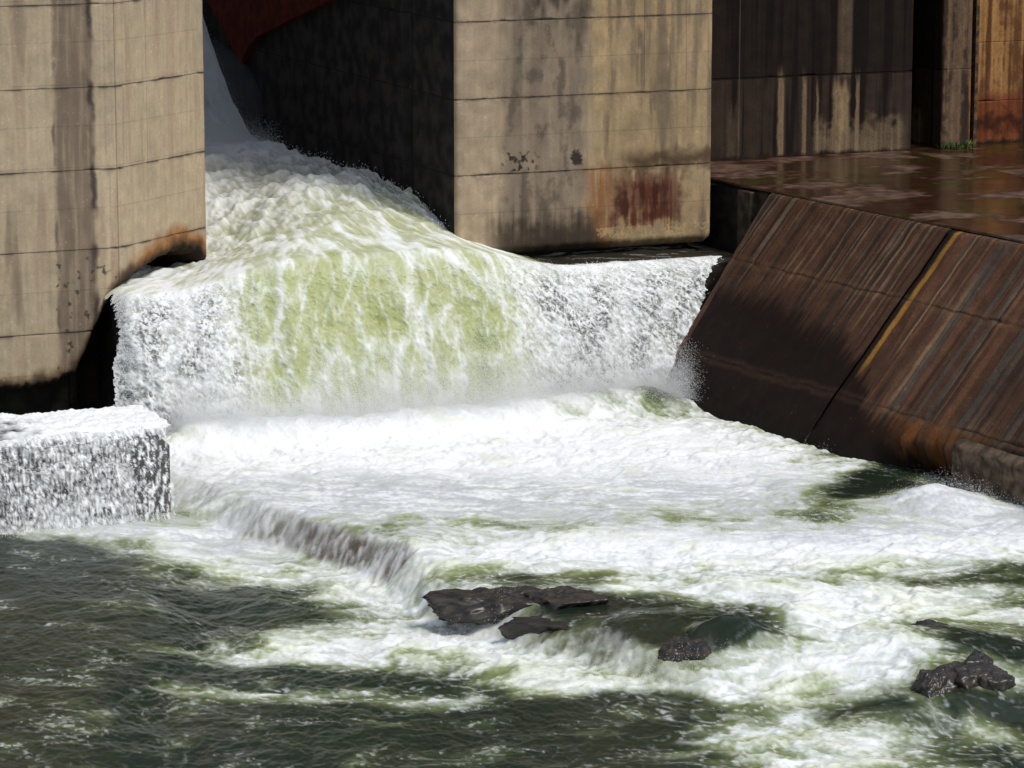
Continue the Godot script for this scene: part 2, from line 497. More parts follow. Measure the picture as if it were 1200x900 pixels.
# ---------------------------------------------------------------- the dam
func build_piers() -> void:
	chip = noise(21, 1.1, 3)
	wob = noise(22, 2.0, 3)
	# left pier
	var ca := cos(deg_to_rad(40.0))
	var sa := sin(deg_to_rad(40.0))
	var c1 := Vector2(-6.85, 0)
	var c2 := c1 + Vector2(ca, -sa) * 3.09
	var path := PackedVector2Array([Vector2(-13.0, 0), c1, c2, Vector2(c2.x, -18)])
	var uvl := func(s: float, y: float) -> Vector2: return Vector2((s - 3.4) / 6.2, (5.5 - y) / 8.6)
	var base := Vector3(-9.0, -4.2, -3.0)
	var pier := dam_thing("concrete_pier", "pale beige concrete pier with chamfered corner, black undercut foot and one broad grey drip stain", "pier", base)
	var js := [12.7, 11.2, 9.65, 8.1, 6.55, 5.0, 3.46, 1.92, 0.42, -1.13, -3.6]
	for k in js.size() - 1:
		var y1: float = js[k]
		var y0: float = js[k + 1]
		var low := y0 < 0.0
		var rows := lift_rows(y1, y0, 0.04 if low else 0.25)
		var dsp := func(s: float, y: float) -> float:
			var q := edge_inset(s, y, y1, y0)
			if low:
				var d := worn_edge(s) + 0.06 * wob.get_noise_2d(s * 2.0, 5.0) + 0.03 * chip.get_noise_2d(s * 4.0, y) - y
				q += 0.10 * (1.0 - ss(0.0, 0.12, -d)) + 1.1 * ss(-0.02, 0.16, d)
			return q
		path[3] = Vector2(c2.x, -18.0 if y0 < 6.0 else -9.0)
		part(wall_mesh(path, rows, 0.045 if low else 0.06, dsp, base, uvl), "concrete_lift", M.left_pier, pier)
	part(prism(PackedVector2Array([Vector2(-13.0, -0.08), c1 + Vector2(-0.05, -0.08), c2 + Vector2(-0.08, -0.02), Vector2(c2.x - 0.08, -9), Vector2(-13.0, -9)]), 0.5, 12.72, base), "core", M.left_core, pier)
	part(prism(PackedVector2Array([Vector2(-13.0, -9), Vector2(c2.x - 0.08, -9), Vector2(c2.x - 0.08, -18), Vector2(-13.0, -18)]), -0.3, 6.4, base), "core", M.left_core, pier)
	part(prism(PackedVector2Array([Vector2(-13.0, -1.0), c1 + Vector2(-0.6, -1.0), c2 + Vector2(-1.0, -0.6), Vector2(c2.x - 1.0, -18), Vector2(-13.0, -18)]), -4.2, 0.5, base), "foot", M.slime, pier)
	# middle pier
	base = Vector3(2.75, -0.35, -3.0)
	var mid := dam_thing("concrete_pier", "middle concrete pier with grey weathering and dark red rust stain low on its face", "pier", base)
	var front := PackedVector2Array([Vector2(0.0, -0.10), Vector2(0.03, -0.03), Vector2(0.1, 0.0), Vector2(5.46, 0.0), Vector2(5.55, -0.05), Vector2(5.58, -0.14)])
	var uvm := func(s: float, y: float) -> Vector2: return Vector2((s + 0.1) / 6.0, (6.0 - y) / 6.6)
	js = [12.7, 11.3, 9.95, 8.5, 7.1, 5.93, 4.43, 2.92, 1.43, -0.19]
	for k in js.size() - 1:
		var y1: float = js[k]
		var y0: float = js[k + 1]
		var last: bool = k == js.size() - 2
		var rows := lift_rows(y1, y0, 0.08 if last else 0.25)
		var dsp := func(s: float, y: float) -> float:
			var q := edge_inset(s, y, y1, y0)
			if last:
				# rounded, worn lower arris
				var d := y - y0 - 0.04 * chip.get_noise_2d(s * 2.0, 3.0) - 0.12 * exp(-pow((s - 0.1) / 0.3, 2.0))
				q += 0.22 * pow(1.0 - ss(-0.02, 0.2, d), 2.0)
			return q
		part(wall_mesh(front, rows, 0.05, dsp, base, uvm), "concrete_lift", M.mid_pier, mid)
		var left := PackedVector2Array([Vector2(0.0, -18.0 if y0 < 5.0 else -9.0), Vector2(0.0, -2.8), Vector2(0.12, -2.8), Vector2(0.12, -2.35), Vector2(0.0, -2.35), Vector2(0.0, -0.10)])
		var q2 := func(s: float, y: float) -> float: return edge_inset(s, y, y1, y0)
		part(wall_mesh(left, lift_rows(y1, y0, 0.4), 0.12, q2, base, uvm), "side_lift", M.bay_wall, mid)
		var right := PackedVector2Array([Vector2(5.58, -0.14), Vector2(5.58, -9)])
		part(wall_mesh(right, lift_rows(y1, y0, 0.4), 0.12, q2, base, uvm), "side_lift", M.bay_wall, mid)
	part(prism(PackedVector2Array([Vector2(0.14, -0.24), Vector2(5.45, -0.24), Vector2(5.45, -9), Vector2(0.14, -9)]), -0.1, 12.72, base), "core", M.left_core, mid)
	part(prism(rect(0.14, 5.45, -18.0, -9.0), -0.1, 5.85, base), "core", M.left_core, mid)
	part(prism(PackedVector2Array([Vector2(0.05, -0.55), Vector2(5.3, -0.55), Vector2(5.3, -18), Vector2(0.05, -18)]), -0.35, -0.1, base), "foot", M.slime, mid)

func build_dam() -> void:
	# sill slab under the piers with its drop face
	var base := Vector3(-1.0, -4.2, 0.0)
	var sill := dam_thing("spillway_sill", "black wet concrete sill under the piers that the water drops over", "sill", base)
	part(prism(rect(-6.98, 5.9, -14.0, 0.95), -4.2, -0.37, base, 0.08), "slab", M.slime, sill)
	# chute behind the bay
	var st := SurfaceTool.new()
	base = Vector3(-2.2, -0.4, -15.0)
	var ogee := dam_thing("spillway_chute", "dark steep concrete chute under the white jet behind the bay", "chute", base)
	var pr := PackedVector2Array()
	pr.append(Vector2(-11.0, -0.4))
	for k in 21:
		var x := k * 0.3
		pr.append(Vector2(-11.5 - x, -0.3 + 2.43 * pow(x / 3.8, 1.5)))
	pr.append(Vector2(-18.0, -0.4))
	st.begin(Mesh.PRIMITIVE_TRIANGLES)
	st.set_smooth_group(-1)
	for k in pr.size() - 1:
		var a := pr[k]
		var b := pr[k + 1]
		for x: Vector3 in [Vector3(-4.6, b.y, b.x), Vector3(0.1, b.y, b.x), Vector3(0.1, a.y, a.x), Vector3(-4.6, b.y, b.x), Vector3(0.1, a.y, a.x), Vector3(-4.6, a.y, a.x)]:
			st.add_vertex(x - base)
	st.generate_normals()
	part(st.commit(), "ogee", M.slime, ogee)
	# lifted gate: curved red skin plate, its lip girder, ribs and two arms
	base = Vector3(-2.2, 2.9, -13.0)
	var gate := dam_thing("radial_gate", "dark red curved steel gate lifted above the jet in the shaded bay", "gate", base)
	var arc := PackedVector2Array()
	for k in 25:
		var h := k / 24.0
		arc.append(Vector2(-16.9 + 0.8 * h * h, 4.4 + 2.4 * h))
	var curve := func(u0: float, u1: float, off: float, thick: float) -> ArrayMesh:
		var s2 := SurfaceTool.new()
		s2.begin(Mesh.PRIMITIVE_TRIANGLES)
		s2.set_smooth_group(-1)
		for k in arc.size() - 1:
			var t := (arc[k + 1] - arc[k]).normalized()
			var n := Vector2(t.y, -t.x)
			var a := arc[k] + n * off
			var b := arc[k + 1] + n * off
			var c := a + n * thick
			var d := b + n * thick
			for q: Array in [[u0, u1, c, d, c, d], [u1, u0, a, b, a, b], [u1, u1, c, d, a, b], [u0, u0, a, b, c, d]]:
				var P1 := Vector3(q[0], q[3].y, q[3].x)
				var P2 := Vector3(q[1], q[5].y, q[5].x)
				var P3 := Vector3(q[1], q[4].y, q[4].x)
				var P4 := Vector3(q[0], q[2].y, q[2].x)
				for x: Vector3 in [P1, P2, P3, P1, P3, P4]: s2.add_vertex(x - base)
		s2.generate_normals()
		return s2.commit()
	part(curve.call(-4.45, -0.02, 0.0, 0.03), "skin_plate", M.gate, gate)
	for k in 6:
		part(curve.call(-4.3 + k * 0.8, -4.24 + k * 0.8, 0.03, 0.22), "rib", M.gate, gate)
	part(prism(rect(-4.45, -0.02, -17.0, -16.7), 4.2, 4.38, base), "lip_girder", M.gate_dark, gate)
	# the two side arms: deep red plates that taper towards the trunnions
	for u: float in [-4.4, -0.16]:
		var out := PackedVector2Array([Vector2(-15.13, 3.83), Vector2(-14.07, 3.31), Vector2(-12.68, 2.55), Vector2(-12.18, 2.97), Vector2(-11.45, 3.28), Vector2(-9.12, 3.84), Vector2(-6.67, 4.41), Vector2(-5.1, 5.22), Vector2(-9.9, 5.6), Vector2(-15.6, 6.2)])
		var s3 := SurfaceTool.new()
		s3.begin(Mesh.PRIMITIVE_TRIANGLES)
		s3.set_smooth_group(-1)
		var tri := Geometry2D.triangulate_polygon(out)
		for t in range(0, tri.size(), 3):
			for w in 2:
				for q: int in ([0, 1, 2] if w == 0 else [0, 2, 1]):
					var p := out[tri[t + q]]
					s3.add_vertex(Vector3(u + 0.14 * w, p.y, p.x) - base)
		for k in out.size():
			var p := out[k]
			var q := out[(k + 1) % out.size()]
			for x: Vector3 in [Vector3(u, p.y, p.x), Vector3(u + 0.14, p.y, p.x), Vector3(u + 0.14, q.y, q.x), Vector3(u, p.y, p.x), Vector3(u + 0.14, q.y, q.x), Vector3(u, q.y, q.x)]: s3.add_vertex(x - base)
		s3.generate_normals()
		part(s3.commit(), "arm", M.gate, gate)
	# unseen deck and breast wall, added to shade the bay and show in the river
	base = Vector3(0, 12.7, -8.0)
	var deck := dam_thing("added_bridge_deck", "unseen concrete bridge deck on the tops of the piers, added to shade the bay", "deck", base)
	part(prism(rect(-13.0, 22.0, -8.6, -3.6), 12.75, 14.2, base), "slab", M.left_core, deck)
	part(prism(rect(-13.0, 22.0, -3.9, -3.6), 14.2, 15.3, base), "parapet", M.left_core, deck)
	base = Vector3(-2.2, 6.5, -7.0)
	var bulk := dam_thing("added_breast_wall", "unseen dark concrete breast wall above the gate, added to close and shade the bay", "wall", base)
	part(prism(rect(-4.46, -0.02, -9.0, -8.0), 8.6, 12.7, base), "panel", M.bay_wall, bulk)  # out of view, added to help darken the bay
	base = Vector3(-2.2, 0.0, -18.0)
	bulk = dam_thing("upstream_wall", "dark concrete wall behind the chute of the bay", "wall", base)
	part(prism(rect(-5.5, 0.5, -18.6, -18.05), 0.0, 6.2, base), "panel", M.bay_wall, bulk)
	# neighbouring piers outside the picture, mirrored in the river
	base = Vector3(-22, -4.2, -6)
	var nb := dam_thing("concrete_pier", "concrete pier beyond the next bay upstream of the low ledge", "pier", base)
	part(prism(rect(-24.0, -18.5, -18.0, 0.0), -4.2, 12.7, base), "shaft", M.left_core, nb)
	base = Vector3(-15.8, -4.2, -6)
	var cl := dam_thing("closed_gate", "dark red closed gate in the bay beside the pale pier", "gate", base)
	part(prism(rect(-18.6, -12.9, -6.6, -6.0), -4.2, 12.7, base), "skin_plate", M.gate, cl)

func build_right() -> void:
	# platform (floor of the closed bay)
	var base := Vector3(10.0, -4.2, 0.0)
	var plat := dam_thing("wet_platform", "wet rust brown concrete platform with puddles behind the sloping wall", "platform", base)
	var poly := PackedVector2Array([Vector2(5.95, -0.75), Vector2(6.18, 0.45), Vector2(6.22, 1.54), Vector2(6.95, 7.6), Vector2(7.9, 15.5), Vector2(26, 15.5), Vector2(26, -6.0), Vector2(5.7, -6.0)])
	var nx := 130
	var ny := 130
	var P := PackedVector3Array()
	var UV := PackedVector2Array()
	var pn := noise(31, 0.5, 4)
	for j in ny:
		for i in nx:
			var v := lerpf(-6.0, 15.5, j / 129.0)
			var ul := 6.0 + maxf(0.0, v) * 0.121
			if v < 0.45: ul = 5.9 + 0.1 * clampf(v + 1.0, 0, 1)
			var u := lerpf(ul + 0.06, 26.0, pow(i / 129.0, 1.6))
			var y := 1.0 + 0.012 * pn.get_noise_2d(u, v)
			if i == 0: y -= 0.04
			P.append(Vector3(u, y, v) - base)
			UV.append(Vector2(u / 12.0, v / 12.0))
	part(make_grid(nx, ny, P, UV, PackedColorArray(), PackedByteArray(), [null, null]), "wet_top", M.platform, plat)
	part(prism(poly, -4.2, 0.93, base, 0.05), "block", M.slime, plat)  # near-black sides put the shade of the gap into the colour
	# back wall in two lifts
	base = Vector3(10.0, 0.9, -3.8)
	var uvb := func(s: float, y: float) -> Vector2: return Vector2(s / 9.0, (5.2 - y) / 4.4)
	var bw := dam_thing("bay_wall", "blackened concrete wall with pale vertical runs behind the wet platform", "wall", base)
	var js := [12.7, 10.0, 7.0, 5.0, 2.74, 0.9]
	for k in js.size() - 1:
		var y1: float = js[k]
		var y0: float = js[k + 1]
		var dsp := func(s: float, y: float) -> float: return edge_inset(s + 20.0, y, y1, y0)
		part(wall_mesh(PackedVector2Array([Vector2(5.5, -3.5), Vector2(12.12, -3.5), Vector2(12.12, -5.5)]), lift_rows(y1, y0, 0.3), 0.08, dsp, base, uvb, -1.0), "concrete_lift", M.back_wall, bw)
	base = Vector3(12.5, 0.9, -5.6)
	var rc := dam_thing("slot_wall", "back of the narrow slot between wall and buttress, its shade painted in as black", "wall", base)
	part(prism(rect(11.9, 13.0, -6.0, -5.5), 0.9, 12.7, base), "panel", M.slime, rc)  # near-black colour paints in the shade that the buttress throws
	base = Vector3(13.2, 0.9, -3.8)
	var bt := dam_thing("buttress", "narrow stained concrete buttress with rust run beside the black slot", "buttress", base)
	for k in js.size() - 1:
		var y1: float = js[k]
		var y0: float = js[k + 1]
		var dsp := func(s: float, y: float) -> float: return edge_inset(s + 40.0, y, y1, y0)
		part(wall_mesh(PackedVector2Array([Vector2(12.83, -5.6), Vector2(12.83, -3.42), Vector2(13.55, -3.42), Vector2(13.55, -3.95)]), lift_rows(y1, y0, 0.3), 0.06, dsp, base, uvb, 4.1), "concrete_lift", M.back_wall, bt)
	part(prism(rect(13.58, 13.66, -3.95, -3.6), 0.9, 12.7, base), "guide_rail", M.rusty, bt)
	part(prism(rect(13.70, 13.78, -3.95, -3.5), 0.9, 12.7, base), "guide_rail", M.rusty, bt)
	base = Vector3(18.0, 0.9, -4.2)
	var rw := dam_thing("bay_wall", "tan and rust red concrete wall to the right of the buttress", "wall", base)
	js = [12.7, 10.0, 7.0, 4.9, 3.25, 1.95, 0.9]
	for k in js.size() - 1:
		var y1: float = js[k]
		var y0: float = js[k + 1]
		var dsp := func(s: float, y: float) -> float: return edge_inset(s + 60.0, y, y1, y0)
		part(wall_mesh(PackedVector2Array([Vector2(13.5, -3.95), Vector2(26.0, -3.95)]), lift_rows(y1, y0, 0.3), 0.1, dsp, base, uvb, 7.3), "concrete_lift", M.back_wall, rw)
	# little stub wall in the dark gap beside the middle pier
	base = Vector3(6.3, -0.4, 0.5)
	var sw := dam_thing("stub_wall", "small dark concrete stub in the gap between pier and sloping wall", "wall", base)
	part(prism(rect(6.05, 6.5, 0.2, 0.75), -0.4, 0.9, base, 0.02), "block", M.stub, sw)
	# battered wall, two monoliths
	var th2 := atan(0.121)
	var e := Vector3(sin(th2), 0, cos(th2))
	var dn := (Vector3(-cos(th2), 0, sin(th2)) * 0.69 + Vector3(0, -1, 0)).normalized()
	var nrm := e.cross(dn)
	if nrm.x > 0: nrm = -nrm
	var T0 := Vector3(6.13, 1.0, 1.54)
	var spans := [[-0.08, 5.78, 0.0], [5.785, 13.2, 0.03]]
	var labels := ["dark brown sloping concrete wall, upstream half with smooth black wet foot", "streaked sloping concrete wall downstream of the ochre run, with rust band low down"]
	var sn := noise(41, 0.9, 4)
	var cn := noise(42, 3.0, 3)
	for k in 2:
		base = T0 + e * spans[k][0]
		base.y = -4.2
		var bwall := dam_thing("battered_wall", labels[k], "wall", base)
		var edges := [0.0, 1.55, 3.65, 5.9]
		for q in 3:
			var t0: float = edges[q]
			var t1: float = edges[q + 1]
			var rows := PackedFloat32Array()
			var nr := int((t1 - t0) / 0.06)
			rows.append(t0)
			rows.append(t0 + 0.012)
			for r in range(1, nr): rows.append(lerpf(t0, t1, float(r) / nr))
			rows.append(t1 - 0.012)
			rows.append(t1)
			var s0: float = spans[k][0]
			var s1: float = spans[k][1]
			var nc := int((s1 - s0) / 0.06)
			P = PackedVector3Array()
			UV = PackedVector2Array()
			for t in rows:
				for i in nc + 1:
					var f := float(i) / nc
					var sl := s0 + (-0.04 * t if k == 0 else -0.17 * t)
					var sr := s1 - (0.17 * t if k == 0 else 0.0)
					var s := lerpf(sl, sr, f)
					var ins: float = spans[k][2]
					var d := minf(t - t0, t1 - t)
					var c := ss(0.2, 0.6, chip.get_noise_2d(s, t0 if t - t0 < t1 - t else t1))
					ins += (0.005 + 0.03 * c) * (1.0 - ss(0.0, 0.008 + 0.05 * c, d)) if not (q == 0 and t - t0 < t1 - t) else 0.05 * (1.0 - ss(0.0, 0.05 + 0.05 * c, d))
					ins += 0.02 * (1.0 - ss(0.0, 0.03 + 0.05 * absf(cn.get_noise_2d(s0, t * 0.6)), minf(s - sl, sr - s)))
					ins += 0.02 * sn.get_noise_2d(s, t) + 0.008 * cn.get_noise_2d(s, t)
					# scour low down
					ins += 0.12 * ss(4.0, 5.2, t + 0.5 * sn.get_noise_2d(s * 0.7, t))
					if k == 1: ins += 0.5 * ss(4.05, 4.5, t + 0.2 * cn.get_noise_2d(s, 3.0)) * ss(6.5, 8.0, s)
					P.append(T0 + e * s + dn * t - nrm * ins - base)
					UV.append(Vector2(s / 12.0, t / 5.5))
			part(make_grid(nc + 1, rows.size(), P, UV, PackedColorArray(), PackedByteArray(), [null, null]), "concrete_lift", M.slope, bwall)
		# end face
		if k == 0:
			var st := SurfaceTool.new()
			st.begin(Mesh.PRIMITIVE_TRIANGLES)
			st.set_smooth_group(-1)
			var a := T0 + e * -0.06 - nrm * 0.04
			var b := a + dn * 5.9 - e * 0.24
			var c := b + Vector3(4.0, 0, 0)
			var d := a + Vector3(0.8, 0, 0)
			for x: Vector3 in [a, b, c, a, c, d]: st.add_vertex(x - base)
			st.generate_normals()
			part(st.commit(), "end_face", M.slime, bwall)
	# footing below the downstream monolith
	base = Vector3(5.6, -4.2, 12.0)
	var ft := dam_thing("concrete_footing", "weathered brown footing block protruding at the bottom of the sloping wall", "footing", base)
	var fpath := PackedVector2Array([Vector2(6.3, 10.78), Vector2(5.02, 10.72), Vector2(4.90, 10.9), Vector2(4.86, 11.3), Vector2(5.3, 16.5)])
	# outside is on the left-hand normal of this path when walked the other way round
	fpath = PackedVector2Array([Vector2(6.6, 10.70), Vector2(5.05, 10.66), Vector2(4.92, 10.8), Vector2(4.90, 11.3), Vector2(5.4, 16.5)])
	var rows2 := PackedFloat32Array()
	for k in 34: rows2.append(-2.12 - 0.035 * k)
	var fd := func(s: float, y: float) -> float:
		var q := 0.05 * sn.get_noise_2d(s * 1.5, y * 1.5) + 0.03 * cn.get_noise_2d(s, y)
		q += 0.16 * (1.0 - ss(0.0, 0.16, -2.12 - y)) + 0.4 * ss(-3.0 + 0.1, -3.18, y + 0.1 * cn.get_noise_2d(s, 1.0))
		return q
	var uvs := func(s: float, y: float) -> Vector2: return Vector2((s + 7.6) / 14.0, (-y - 1.6) / 6.0)
	part(wall_mesh(fpath, rows2, 0.04, fd, base, uvs), "block_face", M.footing, ft)
	part(prism(PackedVector2Array([Vector2(5.1, 10.9), Vector2(5.6, 16.4), Vector2(8.5, 16.4), Vector2(8.5, 10.9)]), -4.2, -2.2, base, 0.1), "block", M.footing, ft)

func build_left_block() -> void:
	var base := Vector3(-10.5, -4.2, 5.6)
	var b := dam_thing("concrete_ledge", "low black concrete ledge below the pale pier with white water running over it", "ledge", base)
	part(prism(rect(-14.0, -7.9, 4.5, 6.42), -4.2, -1.80, base, 0.25), "block", M.slime, b)

# ---------------------------------------------------------------- water
const WHITE := Color(0.86, 0.87, 0.88)
var spray_at := PackedVector3Array()
var spray_size := PackedFloat32Array()

func crest_shape(u: float) -> float:
	# share of the full jet at the crest: 1 in the middle, 0 where only a film runs
	return ss(-6.3, -3.4, u) * (1.0 - ss(-0.8, 2.2, u))

func sheet_height(u: float, v: float) -> float:
	var mid := 0.0
	if v < -12.0: mid = 0.85 + 2.43 * pow((-12.0 - v) / 3.8, 1.5)
	elif v < -2.7: mid = 0.9
	else: mid = lerpf(0.9, 0.16, ss(-3.4, 1.5, v))
	var w := 1.0
	if v <= -2.2:
		w = lerpf(1.0, ss(-5.0, -1.6, u), ss(-9.0, -2.2, v))
	else:
		var near := ss(-2.2, 0.9, v)
		w = ss(lerpf(-5.0, -6.3, near), lerpf(-1.6, -3.4, near), u) * (1.0 - ss(lerpf(0.0, -0.8, near), lerpf(1.0, 2.2, near), u))
	return lerpf(-0.31, mid, w)

func build_spillway_water() -> void:
	var n1 := noise(51, 0.55, 4)
	var n2 := noise(52, 1.6, 4)
	var rid := noise(53, 1.0, 3, FastNoiseLite.TYPE_SIMPLEX_SMOOTH, FastNoiseLite.FRACTAL_RIDGED)
	var fine := noise(54, 9.0, 3)
	var cel := noise(55, 1.0, 1, FastNoiseLite.TYPE_CELLULAR, FastNoiseLite.FRACTAL_NONE)
	cel.cellular_return_type = FastNoiseLite.RETURN_DISTANCE
	cel.cellular_jitter = 1.0
	var rng := RandomNumberGenerator.new()
	rng.seed = 5
	var us := PackedFloat32Array()
	var u := -7.42
	while u < 5.32:
		us.append(u)
		u += 0.0225
	var nx := us.size()
	var flat := 230
	var fall := 190
	var ny := flat + fall
	var P := PackedVector3Array()
	var C := PackedColorArray()
	var K := PackedByteArray()
	P.resize(nx * ny)
	C.resize(nx * ny)
	K.resize(nx * ny)
	var green := Color(0.41, 0.44, 0.205)
	var deep := Color(0.29, 0.33, 0.115)
	var greyg := Color(0.36, 0.38, 0.27)
	for j in ny:
		for i in nx:
			u = us[i]
			var k := j * nx + i
			var cs := crest_shape(u)
			var p: Vector3
			var t := 0.0
			var f := 0.0
			var tau := 0.0
			if j < flat:
				var g := j / float(flat - 1)
				var v := lerpf(-17.0, 0.95, 1.0 - pow(1.0 - g, 1.25))
				t = v
				p = Vector3(u, sheet_height(u, v), v + 0.10 * n2.get_noise_2d(u * 0.8, 33.0) * ss(0.2, 0.95, v))
			else:
				tau = (j - flat + 1) / float(fall)
				var y1 := sheet_height(u, 0.95)
				var R := lerpf(0.92, 1.15, cs) + 0.08 * n1.get_noise_2d(u * 1.5, 77.0)
				var s0 := maxf(0.02, (sheet_height(u, 0.9) - y1) / 0.05 * R)
				var H := y1 + 3.2
				p = Vector3(u, y1 - s0 * tau - (H - s0) * tau * tau, 0.95 + R * tau + 0.10 * n2.get_noise_2d(u * 0.8, 33.0))
				t = 0.95 + 3.4 * tau * tau * 0.92 + 0.5 * tau
			if t < -2.3 and (u < -4.75 or u > 0.15):
				P[k] = p
				K[k] = 2
				continue
			# streamlines fan out from the bay over the sill
			var fan := ss(-2.0, 2.5, t)
			var q := -2.2 + (u + 2.2) / lerpf(1.0, 1.9, fan)
			var wq := q + 0.10 * n1.get_noise_2d(q * 1.3, t * 0.8)
			var turb := n1.get_noise_2d(u * 1.0, t * 0.8 + 40.0)
			var mid := n2.get_noise_2d(wq * 1.5, t * 0.9)
			var vein := rid.get_noise_2d(wq * 1.5, t * 0.26)
			var vein2 := rid.get_noise_2d(wq * 3.4 + 30.0, t * 0.7 + 9.0)
			var fi := fine.get_noise_2d(u, t * 0.7)
			var hole := false
			var veil := 1.0
			# rough stream in the bay
			var rr := rid.get_noise_2d(u * 0.55 + 7.0, t * 0.75)
			var Ff := 0.50 + 0.35 * ss(-6.0, -11.0, t) + 0.22 * turb + 0.22 * mid + 0.22 * ss(0.2, 0.8, vein2) + 0.2 * rr + 0.12 * fi
			var crest_f := 0.40 + 0.34 * ss(0.15, 0.8, vein) + 0.22 * mid + 0.22 * ss(0.2, 0.8, vein2) + 0.12 * fi + 0.2 * (1.0 - cs)
			Ff = lerpf(Ff, crest_f, ss(-4.5, -1.0, t))
			var F := Ff
			var body := greyg.lerp(green, ss(-7.0, 0.0, t))
			if cs < 0.3 and t > -0.4 and u > 1.0 and tau <= 0.0:
				F = lerpf(F, -0.15 + 0.55 * ss(0.1, 0.5, mid + 0.4 * fi) + 0.9 * ss(0.75, 0.95, t), ss(1.0, 1.7, u + 0.4 * turb))
				body = body.lerp(Color(0.03, 0.024, 0.018), ss(1.0, 1.7, u + 0.4 * turb))
			if tau <= 0.0:
				var amp := 0.15 * ss(-13.0, -9.0, t) * (1.0 - ss(-3.5, 0.4, t)) + 0.04
				amp *= lerpf(0.15, 1.0, ss(-0.4, 0.1, p.y + 0.3)) * (1.0 - ss(0.3, 0.95, t))
				if t < -11.5: amp = 0.10
				p.y += amp * (0.9 * turb + 0.45 * mid + 0.6 * rr) + 0.012 * fi * (amp / 0.15)
				p.y += 0.03 * vein * cs * ss(-2.0, 0.5, t)
			else:
				var side := 1.0 - cs
				var c0 := cel.get_noise_2d(wq * 17.0 + 0.8 * mid + 1.8 * fi, t * 4.8 + 1.2 * turb + 0.6 * fi) + 1.0
				var c1 := cel.get_noise_2d(u * 12.5 + 50.0 + 2.0 * mid + fi, t * 7.0 + fi) + 1.0
				var lace := ss(0.15, 0.8, c0) * 0.55 + ss(0.1, 0.75, c1) * 0.45
				var fc := 0.29 + 0.30 * ss(0.2, 0.85, vein) + 0.18 * mid + 0.22 * ss(0.25, 0.85, vein2) + 0.14 * fi + 0.10 * (lace - 0.5) + 0.1 * turb
				fc += 0.14 * ss(0.75, 1.0, tau + 0.12 * turb)
				var fs := 0.52 + 0.46 * ss(0.1, 0.9, lace) + 0.18 * mid + 0.2 * fi
				F = lerpf(fc, fs, ss(0.15, 0.8, side + 0.25 * turb))
				F = lerpf(Ff, F, ss(0.0, 0.3, tau))
				body = green.lerp(deep, ss(0.0, 0.5, -vein - 0.2 * mid) * ss(0.0, 0.3, tau)).lerp(Color(0.40, 0.42, 0.36), ss(0.35, 0.9, side))
				# gaps through which the black sill shows, where the sheet has broken up
				var open := ss(0.40, 0.9, side + 0.25 * turb) * ss(0.10, 0.4, tau) * (1.0 - ss(0.85, 1.0, tau))
				if u > 3.6: open = maxf(open, ss(3.8, 4.7, u + 0.4 * turb) * (1.0 - ss(0.25, 0.75, tau)) * 1.35)
				if u < -6.8: open *= 0.75
				var patch := ss(-0.4, 0.35, n1.get_noise_2d(u * 1.9 + 90.0, t * 1.4))
				var thin := 1.0 - ss(0.08, 0.46, minf(c0, c1 + 0.06) + 0.18 * fi)
				var strand := fine.get_noise_2d(wq * 2.6, t * 0.16) + 0.5 * n2.get_noise_2d(wq * 9.0, t * 0.8)
				veil = 1.0 - clampf(open * (0.15 + 0.85 * patch * patch) * (0.85 * thin + 0.30 * ss(-0.1, 0.6, strand)), 0.0, 0.72)
				var lump := 0.06 * turb + 0.035 * mid + 0.02 * (lace - 0.5) + 0.008 * fi + 0.03 * vein * cs
				lump = lerpf(lump, lump * 1.15, side)
				p.z += lump * ss(0.0, 0.3, tau)
				p.y += 0.03 * vein * cs * (1.0 - ss(0.0, 0.4, tau))
				# ragged side edges
				var eL := -7.2 - 0.2 * ss(0.1, 0.9, tau) + 0.10 * turb + 0.06 * fi
				var eR := lerpf(5.25, 4.0, pow(tau, 0.9)) + 0.15 + 0.12 * mid + 0.06 * fi
				if u < eL or u > eR: hole = true
				if rng.randf() < 0.05 * (0.15 + side) * (1.0 + 6.0 * (1.0 if u < -7.0 else 0.0)) and (u >= eL - 0.05 and u <= eR + 0.05):
					spray_at.append(W(p.x + rng.randfn(0, 0.03), p.y + rng.randfn(0, 0.03), p.z + 0.02 + absf(rng.randfn(0, 0.04))))
					spray_size.append(rng.randf_range(0.004, 0.010))
			if t > -1.2:
				var sh := ss(-6.75, -7.4, u + 0.15 * turb)
				p.y -= 0.42 * sh * sh * (1.0 - tau)
				p.z -= 0.35 * sh * sh * ss(0.0, 0.9, p.z)
				if tau <= 0.0 and (u < -7.12 + 0.15 * mid or u > 5.15 + 0.12 * mid): hole = true
			var al := ss(0.18, 0.98, F)
			P[k] = p
			C[k] = body.lerp(WHITE, al)
			C[k].a = veil
			K[k] = 2 if hole else (1 if al > 0.45 or veil < 0.95 else 0)
			# crest splashes along the far water line and the wall
			if tau <= 0.0 and t > -12.5 and t < -0.3 and u > -0.5 and u < 0.0 and rng.randf() < 0.25:
				spray_at.append(W(u + rng.randfn(0, 0.05), p.y + absf(rng.randfn(0, 0.09)), t + rng.randfn(0, 0.08)))
				spray_size.append(rng.randf_range(0.004, 0.011))
	for k in P.size():
		P[k] = W(P[k].x, P[k].y, P[k].z)
	var o := part(make_grid(nx, ny, P, PackedVector2Array(), C, K, [M.green_water, M.veil]), "waterfall", null, self)
	o.set_meta("kind", "structure")
	o.set_meta("label", "green and white water pouring through the bay and over the sill")

